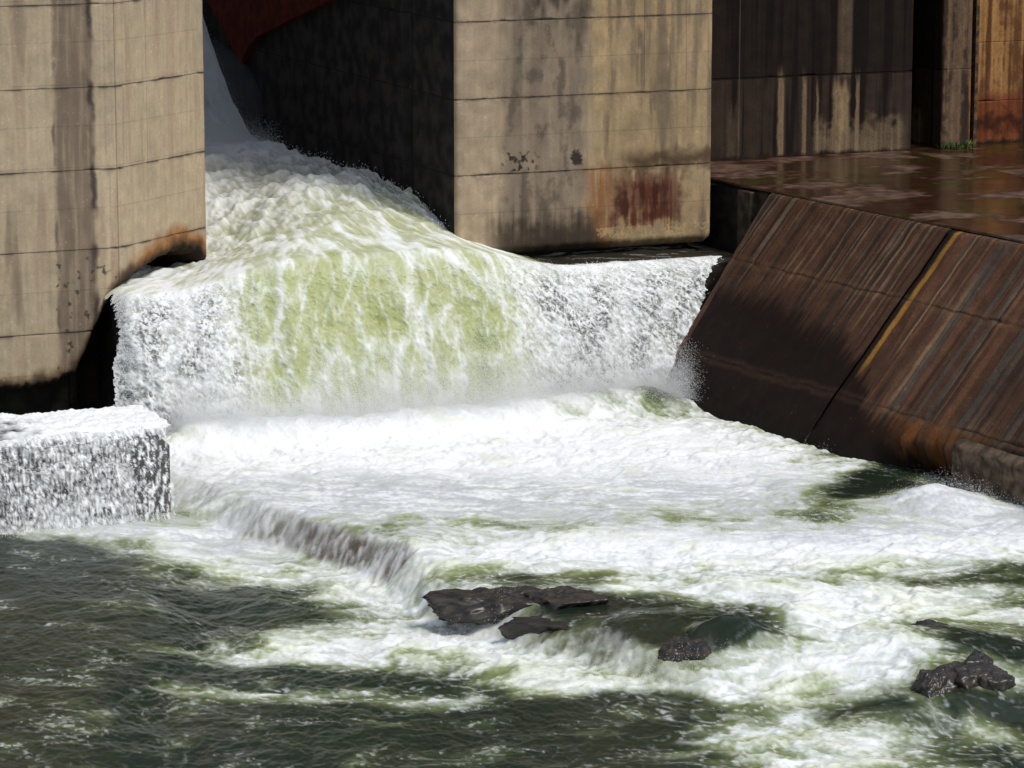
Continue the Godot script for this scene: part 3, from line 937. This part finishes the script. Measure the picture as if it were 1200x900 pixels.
func build_ledge_water() -> void:
	# thin broken water over the low ledge at the left
	var n1 := noise(61, 0.9, 4)
	var n2 := noise(62, 2.6, 4)
	var fine := noise(63, 10.0, 3)
	var cel := noise(64, 1.0, 1, FastNoiseLite.TYPE_CELLULAR, FastNoiseLite.FRACTAL_NONE)
	cel.cellular_return_type = FastNoiseLite.RETURN_DISTANCE
	var nx := 280
	var top := 45
	var drop := 100
	var ny := top + drop
	var P := PackedVector3Array()
	var C := PackedColorArray()
	var K := PackedByteArray()
	var rng := RandomNumberGenerator.new()
	rng.seed = 6
	for j in ny:
		for i in nx:
			var u := lerpf(-13.6, -7.82, i / float(nx - 1))
			var p: Vector3
			var a := n1.get_noise_2d(u, j * 0.05)
			var hole := false
			var veil := 1.0
			var F := 0.0
			if j < top:
				var v := lerpf(4.5, 6.3, j / float(top - 1))
				var b := n2.get_noise_2d(u, v)
				p = Vector3(u, -1.70 + 0.03 * a + 0.05 * b + 0.02 * fine.get_noise_2d(u, v) - 0.05 * ss(5.9, 6.3, v) - 0.10 * a * ss(5.6, 6.3, v), v)
				F = 0.35 + 0.7 * ss(-10.6, -9.4, u + 0.6 * a) + 0.45 * b
				veil = ss(0.05, 0.45, F)
			else:
				var tau := (j - top + 1) / float(drop)
				var y := -1.70 - 1.86 * tau * tau - 0.02 * tau
				var b := n2.get_noise_2d(u, y)
				var f := fine.get_noise_2d(u, y * 0.8)
				var c0 := cel.get_noise_2d(u * 16.0 + 1.5 * f, y * 7.0 + a + 0.6 * f) + 1.0
				var c1 := cel.get_noise_2d(u * 15.0 + 9.0 + f, y * 7.5) + 1.0
				if u > -7.94 + 0.12 * b + 0.05 * f: hole = true
				p = Vector3(u, y - (0.05 + 0.10 * a) * (1.0 - tau), 6.3 + 0.22 * minf(1.0, tau * 4.0) + 0.38 * tau + 0.05 * b + 0.03 * f)
				F = 0.45 + 0.4 * ss(0.2, 0.7, c0)
				var dens := 0.36 + 0.22 * a + 0.30 * ss(-8.7, -8.35, u + 0.12 * b) + 0.2 * (1.0 - ss(0.0, 0.1, absf(u + 8.6)))
				dens *= ss(0.03, 0.25, tau) * (1.0 - 0.55 * ss(0.8, 1.0, tau))
				var strand := fine.get_noise_2d(u * 1.6, y * 0.28) + 0.5 * n2.get_noise_2d(u * 3.0, y * 0.6)
				var thin := 1.0 - ss(0.16, 0.46, minf(c0, c1 + 0.05) + 0.16 * f)
				veil = 1.0 - clampf(dens * 2.0 * (0.6 * thin + 0.75 * ss(-0.3, 0.5, strand + 0.5 * b)), 0.0, 0.9)
				if rng.randf() < 0.05:
					spray_at.append(W(p.x + rng.randfn(0, 0.03), p.y, p.z + 0.03 + absf(rng.randfn(0, 0.05))))
					spray_size.append(rng.randf_range(0.004, 0.009))
			var al := ss(0.25, 0.75, F)
			P.append(W(p.x, p.y, p.z))
			var cc := Color(0.45, 0.46, 0.46).lerp(WHITE, al)
			cc.a = veil
			C.append(cc)
			K.append(2 if hole else 1)
	var o := part(make_grid(nx, ny, P, PackedVector2Array(), C, K, [M.green_water, M.veil]), "waterfall_001", null, self)
	o.set_meta("kind", "structure")
	o.set_meta("label", "thin broken white water running over the low black ledge")

# turns a picture position of the photograph into the point of the river level it shows
func on_river(px: float, py: float, y := -3.15) -> Vector2:
	var f := 3975.0
	var p := deg_to_rad(10.7)
	var cy := -(py - 450.0) / f
	var d := Vector3((px - 600.0) / f, cy * cos(p) - sin(p), -cos(p) - cy * sin(p))
	var c := Vector3(1.09, 9.74, 65.77)
	var q := c + d * ((y - c.y) / d.y)
	return Vector2(q.x, q.z)

const RX0 := -9.0
const RX1 := 11.4
const RZ0 := 1.0
const RZ1 := 26.5
const GS := 0.2
var gf: PackedFloat32Array
var gl: PackedFloat32Array
var ga: PackedFloat32Array
var gw := 0
var gh := 0

func seg_dist(p: Vector2, a: Vector2, b: Vector2) -> float:
	return p.distance_to(Geometry2D.get_closest_point_to_segment(p, a, b))

func build_river_maps() -> void:
	# foam cover, level and roughness of the river on a coarse grid: what lies where on the water
	gw = int((RX1 - RX0) / GS) + 2
	gh = int((RZ1 - RZ0) / GS) + 2
	gf.resize(gw * gh)
	gl.resize(gw * gh)
	ga.resize(gw * gh)
	# foam patches: centre in the photograph, half width and half depth in metres, strength
	var patches := [
		[330, 545, 2.6, 2.6, 1.2], [520, 535, 3.0, 3.0, 1.5], [720, 540, 3.0, 3.0, 1.4], [850, 560, 1.8, 3.0, 1.0], [640, 600, 4.6, 2.2, 0.75], [450, 605, 2.4, 1.8, 0.6], [330, 590, 1.2, 1.3, 0.5],
		[230, 560, 0.9, 2.0, 0.8], [100, 616, 2.6, 0.55, 0.9], [245, 625, 1.3, 1.3, 0.75], [330, 650, 1.6, 1.0, 0.55], [430, 690, 1.2, 1.6, 0.8],
		[600, 665, 2.2, 1.2, 1.0], [760, 660, 2.4, 1.3, 1.1], [930, 655, 2.4, 1.4, 1.1], [1100, 650, 2.0, 1.6, 1.1], [1190, 640, 1.2, 1.4, 0.9], [1120, 612, 1.1, 0.9, 1.1], [1095, 598, 0.6, 0.6, 0.7],
		[450, 735, 2.0, 1.0, 0.85], [330, 745, 1.5, 0.6, 0.5], [560, 725, 0.8, 1.2, 0.8], [620, 765, 0.8, 0.7, 0.8], [720, 790, 1.2, 0.6, 0.8], [290, 790, 1.6, 0.5, 0.32],
		[850, 700, 2.0, 0.9, 0.6], [960, 740, 1.2, 1.4, 0.75], [1060, 720, 1.6, 1.3, 0.6], [920, 800, 1.3, 0.9, 0.85], [1000, 780, 0.9, 1.3, 0.7], [950, 850, 1.4, 1.3, 0.6], [1000, 890, 1.2, 0.9, 0.55],
		[1180, 740, 1.2, 1.4, 0.55], [1000, 720, 1.6, 1.2, 0.4], [880, 730, 1.0, 0.9, 0.45], [1060, 790, 0.6, 0.9, 0.5], [1180, 800, 0.7, 0.8, 0.45], [760, 715, 1.3, 0.6, 0.45], [680, 775, 0.9, 0.35, 0.5], [1150, 850, 1.5, 1.0, 0.3], [860, 870, 0.9, 0.8, 0.35], [150, 820, 1.2, 0.35, 0.16], [60, 860, 1.0, 0.3, 0.14], [640, 750, 1.3, 0.6, 0.35], [500, 790, 1.6, 0.5, 0.3],
		[220, 690, 1.0, 0.5, 0.18], [380, 800, 1.2, 0.5, 0.25]]
	var clear := [[660, 728, 1.2, 0.4, 0.6], [770, 752, 0.9, 0.45, 0.5], [350, 700, 1.3, 0.7, 0.4], [1000, 585, 0.8, 0.8, 0.42], [900, 735, 0.7, 0.8, 0.45], [1120, 730, 1.2, 0.6, 0.1], [860, 768, 0.3, 0.4, 0.2], [1020, 830, 0.7, 0.4, 0.4], [1190, 780, 0.8, 0.9, 0.3], [330, 690, 1.2, 0.6, 0.2]]
	var edge := [on_river(150, 560), on_river(215, 588), on_river(300, 612), on_river(390, 640), on_river(470, 668), on_river(500, 705), on_river(600, 735), on_river(700, 765), on_river(790, 790), on_river(880, 795), on_river(1000, 790), on_river(1080, 820), on_river(1260, 810)]
	var pp := []
	for a in patches:
		var c := on_river(a[0], a[1])
		pp.append([c.x, c.y, a[2], a[3], a[4]])
	for a in clear:
		var c := on_river(a[0], a[1])
		pp.append([c.x, c.y, a[2], a[3], -a[4]])
	var humps := []
	for a: Array in [[860, 765, 0.38, 0.45, 0.36], [770, 748, 0.9, 0.6, 0.12], [640, 715, 1.4, 0.6, 0.08], [455, 655, 0.5, 0.6, 0.08], [1100, 770, 1.0, 0.9, 0.15], [1105, 606, 0.7, 0.6, 0.34], [930, 740, 0.7, 0.9, 0.12], [900, 700, 0.8, 0.6, 0.1]]:
		var c := on_river(a[0], a[1])
		humps.append([c.x, c.y, a[2], a[3], a[4]])
	for j in gh:
		for i in gw:
			var x := RX0 + i * GS
			var z := RZ0 + j * GS
			var F := 0.05
			for a: Array in pp:
				var dx: float = (x - a[0]) / a[2]
				var dz: float = (z - a[1]) / a[3]
				var r := dx * dx + dz * dz
				if r < 6.0: F += a[4] * exp(-r)
			# above or below the rock shelf
			var side := 0.0
			var best := 99.0
			for k in edge.size() - 1:
				var A: Vector2 = edge[k]
				var B: Vector2 = edge[k + 1]
				var d := seg_dist(Vector2(x, z), A, B)
				if d < best:
					best = d
					side = (B - A).cross(Vector2(x, z) - A)
			var sd := best * (1.0 if side > 0.0 else -1.0)
			# sharp drop at the shelf beside the ledge, gentle further downstream
			var sharp := 1.0 - ss(3.2, 4.4, x)
			var lv := lerpf(-2.93, lerpf(lerpf(-3.24, -3.42, ss(-4.8, -3.4, x)), -3.3, ss(0.0, 2.0, x)), ss(-lerpf(1.2, 0.45, sharp), lerpf(1.6, 0.30, sharp), sd))
			for a: Array in humps:
				var dx: float = (x - a[0]) / a[2]
				var dz: float = (z - a[1]) / a[3]
				var r := dx * dx + dz * dz
				if r < 6.0: lv += a[4] * exp(-r)
			var fu := x * CT - z * ST
			var fv := x * ST + z * CT
			lv += 0.42 * exp(-pow((fv - 2.5 - 0.5 * crest_shape(fu)) / 0.75, 2.0)) * ss(-7.6, -6.0, fu) * (1.0 - ss(3.0, 4.2, fu))
			gl[j * gw + i] = lv
			gf[j * gw + i] = F
			ga[j * gw + i] = 0.024 + 0.05 * ss(0.15, 1.0, F)

func lookup(g: PackedFloat32Array, x: float, z: float) -> float:
	var fx := clampf((x - RX0) / GS, 0.0, gw - 1.001)
	var fz := clampf((z - RZ0) / GS, 0.0, gh - 1.001)
	var i := int(fx)
	var j := int(fz)
	fx -= i
	fz -= j
	var k := j * gw + i
	return lerpf(lerpf(g[k], g[k + 1], fx), lerpf(g[k + gw], g[k + gw + 1], fx), fz)

func build_river() -> void:
	build_river_maps()
	var nx := 840
	var ny := 570
	var big := noise(71, 0.28, 3)
	var n1 := noise(72, 0.75, 4)
	var n2 := noise(73, 2.2, 4)
	var fine := noise(74, 8.0, 3)
	var rid := noise(75, 0.9, 4, FastNoiseLite.TYPE_SIMPLEX_SMOOTH, FastNoiseLite.FRACTAL_RIDGED)
	var foam := noise(76, 0.8, 6)
	var cel := noise(77, 1.0, 1, FastNoiseLite.TYPE_CELLULAR, FastNoiseLite.FRACTAL_NONE)
	cel.cellular_return_type = FastNoiseLite.RETURN_DISTANCE
	var P := PackedVector3Array()
	var C := PackedColorArray()
	var K := PackedByteArray()
	P.resize(nx * ny)
	C.resize(nx * ny)
	K.resize(nx * ny)
	var rng := RandomNumberGenerator.new()
	rng.seed = 7
	var dark := Color(0.013, 0.023, 0.013)
	var brown := Color(0.019, 0.025, 0.014)
	var aer := Color(0.25, 0.30, 0.12)
	var cream := Color(0.87, 0.88, 0.79)
	for j in ny:
		var z := lerpf(RZ0, RZ1, j / float(ny - 1))
		for i in nx:
			var x := lerpf(RX0, RX1, i / float(nx - 1))
			var k := j * nx + i
			var b0 := big.get_noise_2d(x, z)
			var wx := x + 0.5 * b0
			var wz := z + 0.5 * big.get_noise_2d(x + 50.0, z)
			var F := lookup(gf, wx, wz)
			var ex := x + 0.30 * b0 + 0.10 * n1.get_noise_2d(x * 1.5, z * 0.5)
			var lv := lookup(gl, ex, z)
			var am := lookup(ga, x, z)
			# flow runs towards the viewer and to the right below the shelf
			var a := n1.get_noise_2d(wx * 0.8, wz * 0.8)
			var b := n2.get_noise_2d(wx, wz * 0.9)
			var r := rid.get_noise_2d(wx * 0.9 + 20.0 + 0.15 * b, wz * 1.0 + 0.15 * a)
			var fi := fine.get_noise_2d(x, z * 0.8)
			var fo := foam.get_noise_2d(wx * 0.75 + 11.0, wz * 1.0 + 4.0)
			var web := rid.get_noise_2d(wx * 1.7 + 60.0 + 0.25 * b, wz * 2.1 + 0.25 * fo)
			am *= 1.0 - 0.5 * ss(6.0, 8.0, z) * (1.0 - ss(11.0, 13.0, z))
			var y := lv + am * (0.9 * a + 0.55 * r + 0.6 * b) + (0.005 + 0.08 * am) * fi
			var val := F + (0.85 * fo + 0.2 * r + 0.28 * b + 0.25 * fi) * lerpf(0.6, 0.9, ss(0.0, 0.5, F)) - 0.06
			var al := ss(0.28, 0.92, val)
			al = maxf(al, ss(0.45, 0.95, web + 0.25 * fi) * ss(-0.05, 0.45, F + 0.35 * fo) * 0.75)
			# specks and flecks of froth on the dark water
			al = maxf(al, ss(0.50, 0.75, 0.55 * fi + 0.9 * fo + 0.35 * b + 0.2 * web) * 0.5)
			var body := dark.lerp(brown, ss(-0.2, 0.4, b0 + 0.5 * a))
			body = body.lerp(aer, ss(0.10, 0.8, F + 0.4 * fo + 0.2 * a))
			var fcol := WHITE.lerp(cream, ss(-0.1, 0.5, a + b0) * ss(11.0, 13.5, z + 1.5 * b0) * 0.8)
			fcol = fcol.lerp(Color(0.70, 0.71, 0.75), ss(0.0, 0.5, fo + 0.4 * r + 0.2 * fi) * ss(7.5, 9.0, z + b0) * (1.0 - ss(11.0, 12.5, z + b0)) * 0.8)
			fcol = fcol.lerp(Color(0.70, 0.73, 0.58), ss(0.25, 0.6, a - 0.4 * fo) * 0.45)
			# streaky grey sheet of shallow water over the shelf
			var sheet := n2.get_noise_2d(wx * 0.55 + 0.2 * a, wz * 1.5) + 0.6 * fi + 0.5 * fo
			fcol = fcol.lerp(Color(0.50, 0.51, 0.54), ss(-0.7, 0.5, sheet) * ss(6.0, 8.5, z + b0) * (1.0 - ss(11.0, 13.0, z + b0)) * 0.9)
			fcol = fcol.lerp(Color(0.55, 0.57, 0.52), ss(0.15, 0.8, sheet - 0.3 * a) * ss(11.5, 13.0, z + b0) * 0.55)
			var cell := ss(0.1, 0.75, cel.get_noise_2d(wx * 4.2 + 0.9 * b + 0.5 * fi, wz * 3.4 + 0.9 * fo) + 1.0)
			fcol = fcol.lerp(Color(0.50, 0.53, 0.47), (1.0 - cell) * ss(-0.15, 0.35, 0.9 * fo - 0.3 * a + 0.25 * b) * (1.0 - ss(1.1, 1.9, F)) * 0.8)
			al *= 1.0 - 0.35 * (1.0 - cell) * (1.0 - ss(0.8, 1.3, val))
			# curtain over the shelf edge: thin strands on brown rock
			var drop := lookup(gl, ex, z - 0.22) - lookup(gl, ex, z + 0.22)
			if drop > 0.05 and z > 7.8 and x < 4.2 and x > -4.4:
				var strand := 0.8 * fine.get_noise_2d(x * 0.9 + 0.25 * z, z * 0.3) + 0.8 * n2.get_noise_2d(x * 1.3 + 0.3 * z, z * 0.5) + 0.4 * b
				var w := ss(0.05, 0.2, drop) * (1.0 - 0.6 * ss(-0.6, 0.2, x)) * ss(-4.3, -2.4, x + 0.5 * a) * (1.0 - ss(3.4, 4.2, x))
				al = lerpf(al, ss(-0.4, 0.6, strand + 0.8 * a) * 0.75, w * (0.6 + 0.4 * ss(-0.3, 0.2, b0 + fo)))
				body = body.lerp(Color(0.10, 0.082, 0.060), w)
				fcol = fcol.lerp(Color(0.62, 0.62, 0.62), w)
				y += 0.02 * strand * w
			# lilac grey sheet of shallow water above the shelf
			C[k] = body.lerp(fcol, al)
			P[k] = Vector3(x, y, z)
			K[k] = 1 if al > 0.4 else 0
			if al > 0.75 and am > 0.08 and a + 0.6 * r > 0.45 and rng.randf() < 0.08:
				spray_at.append(Vector3(x + rng.randfn(0, 0.04), y + 0.01 + absf(rng.randfn(0, 0.05)), z + rng.randfn(0, 0.04)))
				spray_size.append(rng.randf_range(0.004, 0.010))
	var o := part(make_grid(nx, ny, P, PackedVector2Array(), C, K, [M.river_water, M.foam]), "river", null, self)
	o.set_meta("kind", "structure")
	# the river round about, outside the picture
	var far := PackedVector3Array()
	for j in 2:
		for i in 2:
			far.append(Vector3(-90.0 + 180.0 * i, -3.62, -20.0 + 160.0 * j))
	o = part(make_grid(2, 2, far, PackedVector2Array(), PackedColorArray(), PackedByteArray(), [M.far_water, null]), "river_reach", null, self)
	o.set_meta("kind", "structure")
	far = PackedVector3Array()
	for j in 2:
		for i in 2:
			far.append(Vector3(-90.0 + 180.0 * i, -4.25, -40.0 + 180.0 * j))
	o = part(make_grid(2, 2, far, PackedVector2Array(), PackedColorArray(), PackedByteArray(), [M.slime, null]), "riverbed", null, self)
	o.set_meta("kind", "structure")

func build_spray() -> void:
	var m := SphereMesh.new()
	m.radius = 1.0
	m.height = 2.0
	m.radial_segments = 4
	m.rings = 2
	m.material = M.spray
	var mm := MultiMesh.new()
	mm.transform_format = MultiMesh.TRANSFORM_3D
	mm.mesh = m
	mm.instance_count = spray_at.size()
	var rng := RandomNumberGenerator.new()
	rng.seed = 8
	for k in spray_at.size():
		var s := spray_size[k]
		mm.set_instance_transform(k, Transform3D(Basis.from_euler(Vector3(rng.randf() * 6.0, rng.randf() * 6.0, 0)).scaled(Vector3(s, s * rng.randf_range(0.7, 1.8), s)), spray_at[k]))
	var o := MultiMeshInstance3D.new()
	o.name = "spray"
	o.multimesh = mm
	add_child(o)
	o.set_meta("kind", "stuff")
	tag(o, "white droplets thrown up along the falling water", "spray")

# ---------------------------------------------------------------- rocks
func rock(label: String, at: Vector3, r: Vector3, sd: int, group := "") -> void:
	var n := noise(sd, 0.9, 4)
	var rng := RandomNumberGenerator.new()
	rng.seed = sd
	var cuts := PackedVector3Array([Vector3(0.05, 1, 0.1).normalized(), Vector3(0, -1, 0)])
	var dist := PackedFloat32Array([0.75, 1.0])
	for k in 17:
		cuts.append(Vector3(rng.randfn(), rng.randfn() * 0.6 + 0.2, rng.randfn()).normalized())
		dist.append(rng.randf_range(0.72, 1.12))
	var P := PackedVector3Array()
	var C := PackedColorArray()
	var nu := 90
	var nv := 46
	for j in nv:
		var th := PI * j / (nv - 1)
		for i in nu:
			var ph := -TAU * i / (nu - 1)
			var d := Vector3(sin(th) * cos(ph), cos(th), -sin(th) * sin(ph))
			var s := d * r
			var q := s * 2.2 + Vector3(sd, 0, 0)
			var w := 1.5
			for k in cuts.size():
				var dd := d.dot(cuts[k])
				if dd > 0.05: w = minf(w, dist[k] / dd)
			w += 0.14 * n.get_noise_3dv(q * 1.5) + 0.09 * n.get_noise_3dv(q * 4.0) + 0.035 * n.get_noise_3dv(q * 11.0)
			var p := s * w
			P.append(p)
			var a := n.get_noise_3dv(q * 3.0)
			var rc := Color(0.016, 0.014, 0.012).lerp(Color(0.055, 0.043, 0.031), ss(-0.35, 0.6, a + 0.4 * n.get_noise_3dv(q * 9.0)))
			C.append(rc)
	var o := part(make_grid(nu, nv, P, PackedVector2Array(), C, PackedByteArray(), [M.rock, null]), numbered("rock"), null, self)
	o.position = at
	tag(o, label, "rock", group)

func build_rocks() -> void:
	var put := func(px: float, py: float, y: float) -> Vector3:
		var c := on_river(px, py, y)
		return Vector3(c.x, y, c.y)
	rock("long flat dark rock with white water trickling over it, alone below the foam", put.call(578, 710, -3.03), Vector3(0.98, 0.28, 0.5), 81)
	rock("low brown rock slab at the end of the long flat dark rock", put.call(655, 708, -2.98), Vector3(0.66, 0.26, 0.5), 82)
	rock("wet brown slab between the long flat rock and the small black rock", put.call(690, 742, -3.20), Vector3(0.9, 0.30, 0.6), 92)
	rock("low wet rock half under the foam beside the small black rock", put.call(745, 758, -3.20), Vector3(0.6, 0.28, 0.5), 90)
	rock("small black rock breaking the water beside the glassy hump", put.call(803, 772, -3.06), Vector3(0.36, 0.36, 0.34), 83)
	rock("largest brown rock of the jagged cluster in the white rapids", put.call(1115, 802, -3.12), Vector3(0.42, 0.36, 0.40), 84)
	rock("pointed dark rock at the top of the jagged cluster", put.call(1148, 785, -3.02), Vector3(0.26, 0.32, 0.3), 85)
	rock("small dark rock at the foot of the jagged cluster", put.call(1163, 812, -3.18), Vector3(0.30, 0.34, 0.3), 86)
	rock("low split rock leaning on the jagged cluster", put.call(1090, 812, -3.12), Vector3(0.34, 0.36, 0.34), 87)
	rock("flat brown rock in the middle of the jagged cluster, ringed by foam", put.call(1135, 806, -3.12), Vector3(0.34, 0.34, 0.3), 93)
	rock("half drowned brown rock upstream of the jagged cluster", put.call(1090, 748, -3.0), Vector3(0.45, 0.26, 0.4), 88)

func build_weed() -> void:
	var rng := RandomNumberGenerator.new()
	rng.seed = 9
	var at := W(13.15, 1.0, -3.3)
	var t := thing("weed", "small green weed growing at the foot of the buttress", "plant", at)
	var st := SurfaceTool.new()
	st.begin(Mesh.PRIMITIVE_TRIANGLES)
	st.set_smooth_group(-1)
	for k in 90:
		var a := rng.randf() * TAU
		var o := Vector3(rng.randf_range(-0.36, 0.36), 0, rng.randf_range(-0.08, 0.12))
		var h := rng.randf_range(0.06, 0.22)
		var side := Vector3(cos(a), 0, sin(a)) * 0.018
		var tip := o + Vector3(rng.randfn(0, 0.06), h, rng.randfn(0, 0.06))
		var m := o.lerp(tip, 0.55) + Vector3(0, 0.02, 0)
		for p: Vector3 in [o, m + side, m - side, m - side, m + side, tip]: st.add_vertex(p)
	st.generate_normals()
	part(st.commit(), "leaves", plain(Color(0.06, 0.11, 0.02), 0.6), t)

func cloud_of_drops(n: int, rng: RandomNumberGenerator, at: Callable, r0: float, r1: float) -> void:
	for k in n:
		spray_at.append(at.call(rng))
		spray_size.append(rng.randf_range(r0, r1))

func build_splashes() -> void:
	var rng := RandomNumberGenerator.new()
	rng.seed = 12
	var lump := noise(91, 0.8, 3)
	# foot of the fall
	cloud_of_drops(460000, rng, func(r: RandomNumberGenerator) -> Vector3:
		var u := r.randf_range(-6.6, 3.9)
		var h := 0.30 + 0.26 * lump.get_noise_1d(u) + 0.15 * exp(-pow((u + 1.5) / 3.0, 2.0))
		return W(u, -2.75 - h * log(1.0 - 0.97 * r.randf()), 2.35 + 0.55 * crest_shape(u) + r.randfn(0.1, 0.30)), 0.0024, 0.0042)
	# wave breaking against the foot of the sloping wall, and the rapids
	for a: Array in [[1110, 612, 0.8, 0.5, 5000], [1180, 628, 0.9, 0.4, 3000], [900, 560, 1.2, 0.6, 3500], [760, 650, 2.0, 0.6, 4000], [960, 640, 1.8, 0.6, 5000], [560, 725, 0.6, 0.3, 1500], [720, 790, 1.0, 0.3, 2500], [920, 790, 1.0, 0.4, 2500], [430, 690, 0.8, 0.5, 2000], [240, 590, 0.7, 0.6, 3000]]:
		var c := on_river(a[0], a[1])
		cloud_of_drops(a[4], rng, func(r: RandomNumberGenerator) -> Vector3:
			var x: float = c.x + r.randfn(0.0, a[2])
			var z: float = c.y + r.randfn(0.0, a[3])
			if lookup(gf, x, z) < 0.6: return Vector3(c.x + r.randfn(0.0, 0.1), -3.6, c.y)
			return Vector3(x, lookup(gl, x, z) + 0.02 - 0.09 * log(1.0 - 0.97 * r.randf()) * (1.0 + lump.get_noise_2d(x * 2.0, z * 2.0)), z), 0.0022, 0.0045)
	# ledge water landing
	cloud_of_drops(6000, rng, func(r: RandomNumberGenerator) -> Vector3: return W(r.randf_range(-13.0, -7.9), -3.4 - 0.14 * log(1.0 - 0.97 * r.randf()), 6.9 + r.randfn(0, 0.15)), 0.003, 0.008)
	# spray riding on the jet inside the bay
	cloud_of_drops(90000, rng, func(r: RandomNumberGenerator) -> Vector3:
		var v := -16.5 + 6.5 * r.randf()
		var u := r.randf_range(-4.4, -0.05)
		return W(u, sheet_height(u, v) - 0.16 * log(1.0 - 0.98 * r.randf()), v), 0.003, 0.005)

func build_mist() -> void:
	var f := FogVolume.new()
	f.name = "mist"
	f.shape = RenderingServer.FOG_VOLUME_SHAPE_ELLIPSOID
	f.size = Vector3(4.2, 3.6, 6.0)
	var m := FogMaterial.new()
	m.density = 0.04
	m.albedo = Color(0.97, 0.97, 0.97)
	f.material = m
	add_child(f)
	f.position = W(-2.2, 1.7, -12.0)
	f.rotation.y = TH
	f.set_meta("kind", "stuff")
	tag(f, "grey mist over the jet inside the dark bay", "mist")

func wet(vc: bool, rough: float, spec: float) -> StandardMaterial3D:
	var m := StandardMaterial3D.new()
	m.vertex_color_use_as_albedo = vc
	m.roughness = rough
	m.metallic_specular = spec
	return m

func _ready() -> void:
	var cam := Camera3D.new()
	cam.name = "camera"
	add_child(cam)
	cam.position = Vector3(1.09, 9.74, 65.77)
	cam.rotation_degrees = Vector3(-10.7, 0, 0)
	cam.fov = 12.918
	cam.near = 0.5
	cam.far = 600.0
	cam.current = true
	var env := Environment.new()
	env.tonemap_mode = Environment.TONE_MAPPER_LINEAR
	env.tonemap_exposure = 1.18
	env.background_mode = Environment.BG_SKY
	var sky := ProceduralSkyMaterial.new()
	sky.sky_top_color = Color(0.72, 0.77, 0.85)
	sky.sky_horizon_color = Color(0.82, 0.86, 0.91)
	sky.sky_curve = 0.2
	sky.ground_bottom_color = Color(0.16, 0.16, 0.14)
	sky.ground_horizon_color = Color(0.3, 0.3, 0.28)
	env.sky = Sky.new()
	env.sky.sky_material = sky
	env.background_energy_multiplier = 0.68
	env.sdfgi_enabled = true
	env.ssao_enabled = true
	env.ssil_enabled = true
	env.volumetric_fog_enabled = true
	env.volumetric_fog_density = 0.0
	var we := WorldEnvironment.new()
	we.name = "environment"
	we.environment = env
	add_child(we)
	var sun := DirectionalLight3D.new()
	sun.name = "sun"
	add_child(sun)
	var az := deg_to_rad(26.0)
	var el := deg_to_rad(52.0)
	sun.look_at_from_position(W(sin(az) * cos(el), sin(el), cos(az) * cos(el)), Vector3.ZERO)
	sun.light_energy = 0.75
	sun.light_color = Color(1.0, 0.985, 0.96)
	sun.light_angular_distance = 16.0
	sun.shadow_enabled = true

	make_textures()
	print("textures ", Time.get_ticks_msec())
	M.left_core = mottled(1, Color(0.24, 0.19, 0.13), Color(0.36, 0.28, 0.19), 0.15, 0.9)
	M.slime = mottled(2, Color(0.016, 0.014, 0.012), Color(0.045, 0.036, 0.027), 0.4, 0.5, 0.3)  # dark wet growth; also shade put into colour on slot back and platform block
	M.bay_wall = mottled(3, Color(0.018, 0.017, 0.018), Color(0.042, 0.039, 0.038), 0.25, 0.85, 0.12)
	M.stub = mottled(4, Color(0.03, 0.024, 0.018), Color(0.09, 0.07, 0.05), 0.4, 0.6, 0.3)
	M.footing = mottled(5, Color(0.045, 0.030, 0.020), Color(0.17, 0.12, 0.08), 0.5, 0.7, 0.3)
	M.gate = mottled(6, Color(0.05, 0.012, 0.008), Color(0.09, 0.018, 0.012), 0.4, 0.8, 0.12)
	M.gate_dark = plain(Color(0.02, 0.012, 0.012), 0.6)
	M.rusty = mottled(7, Color(0.03, 0.022, 0.016), Color(0.16, 0.08, 0.03), 0.8, 0.7)
	M.foam = wet(true, 0.8, 0.25)
	M.veil = wet(true, 0.8, 0.25)
	M.veil.transparency = BaseMaterial3D.TRANSPARENCY_ALPHA
	M.green_water = wet(true, 0.45, 0.3)
	M.river_water = wet(true, 0.28, 0.3)
	M.far_water = plain(Color(0.022, 0.028, 0.013), 0.15)
	M.rock = wet(true, 0.38, 0.5)
	M.spray = plain(Color(0.92, 0.93, 0.94), 0.6)
	M.spray.backlight_enabled = true
	M.spray.backlight = Color(0.9, 0.9, 0.9)
	build_piers()
	build_dam()
	build_right()
	build_left_block()
	print("dam ", Time.get_ticks_msec())
	build_spillway_water()
	print("spillway ", Time.get_ticks_msec())
	build_ledge_water()
	build_river()
	print("river ", Time.get_ticks_msec())
	build_rocks()
	build_weed()
	build_splashes()
	build_spray()
	build_mist()
	print("spray ", spray_at.size())
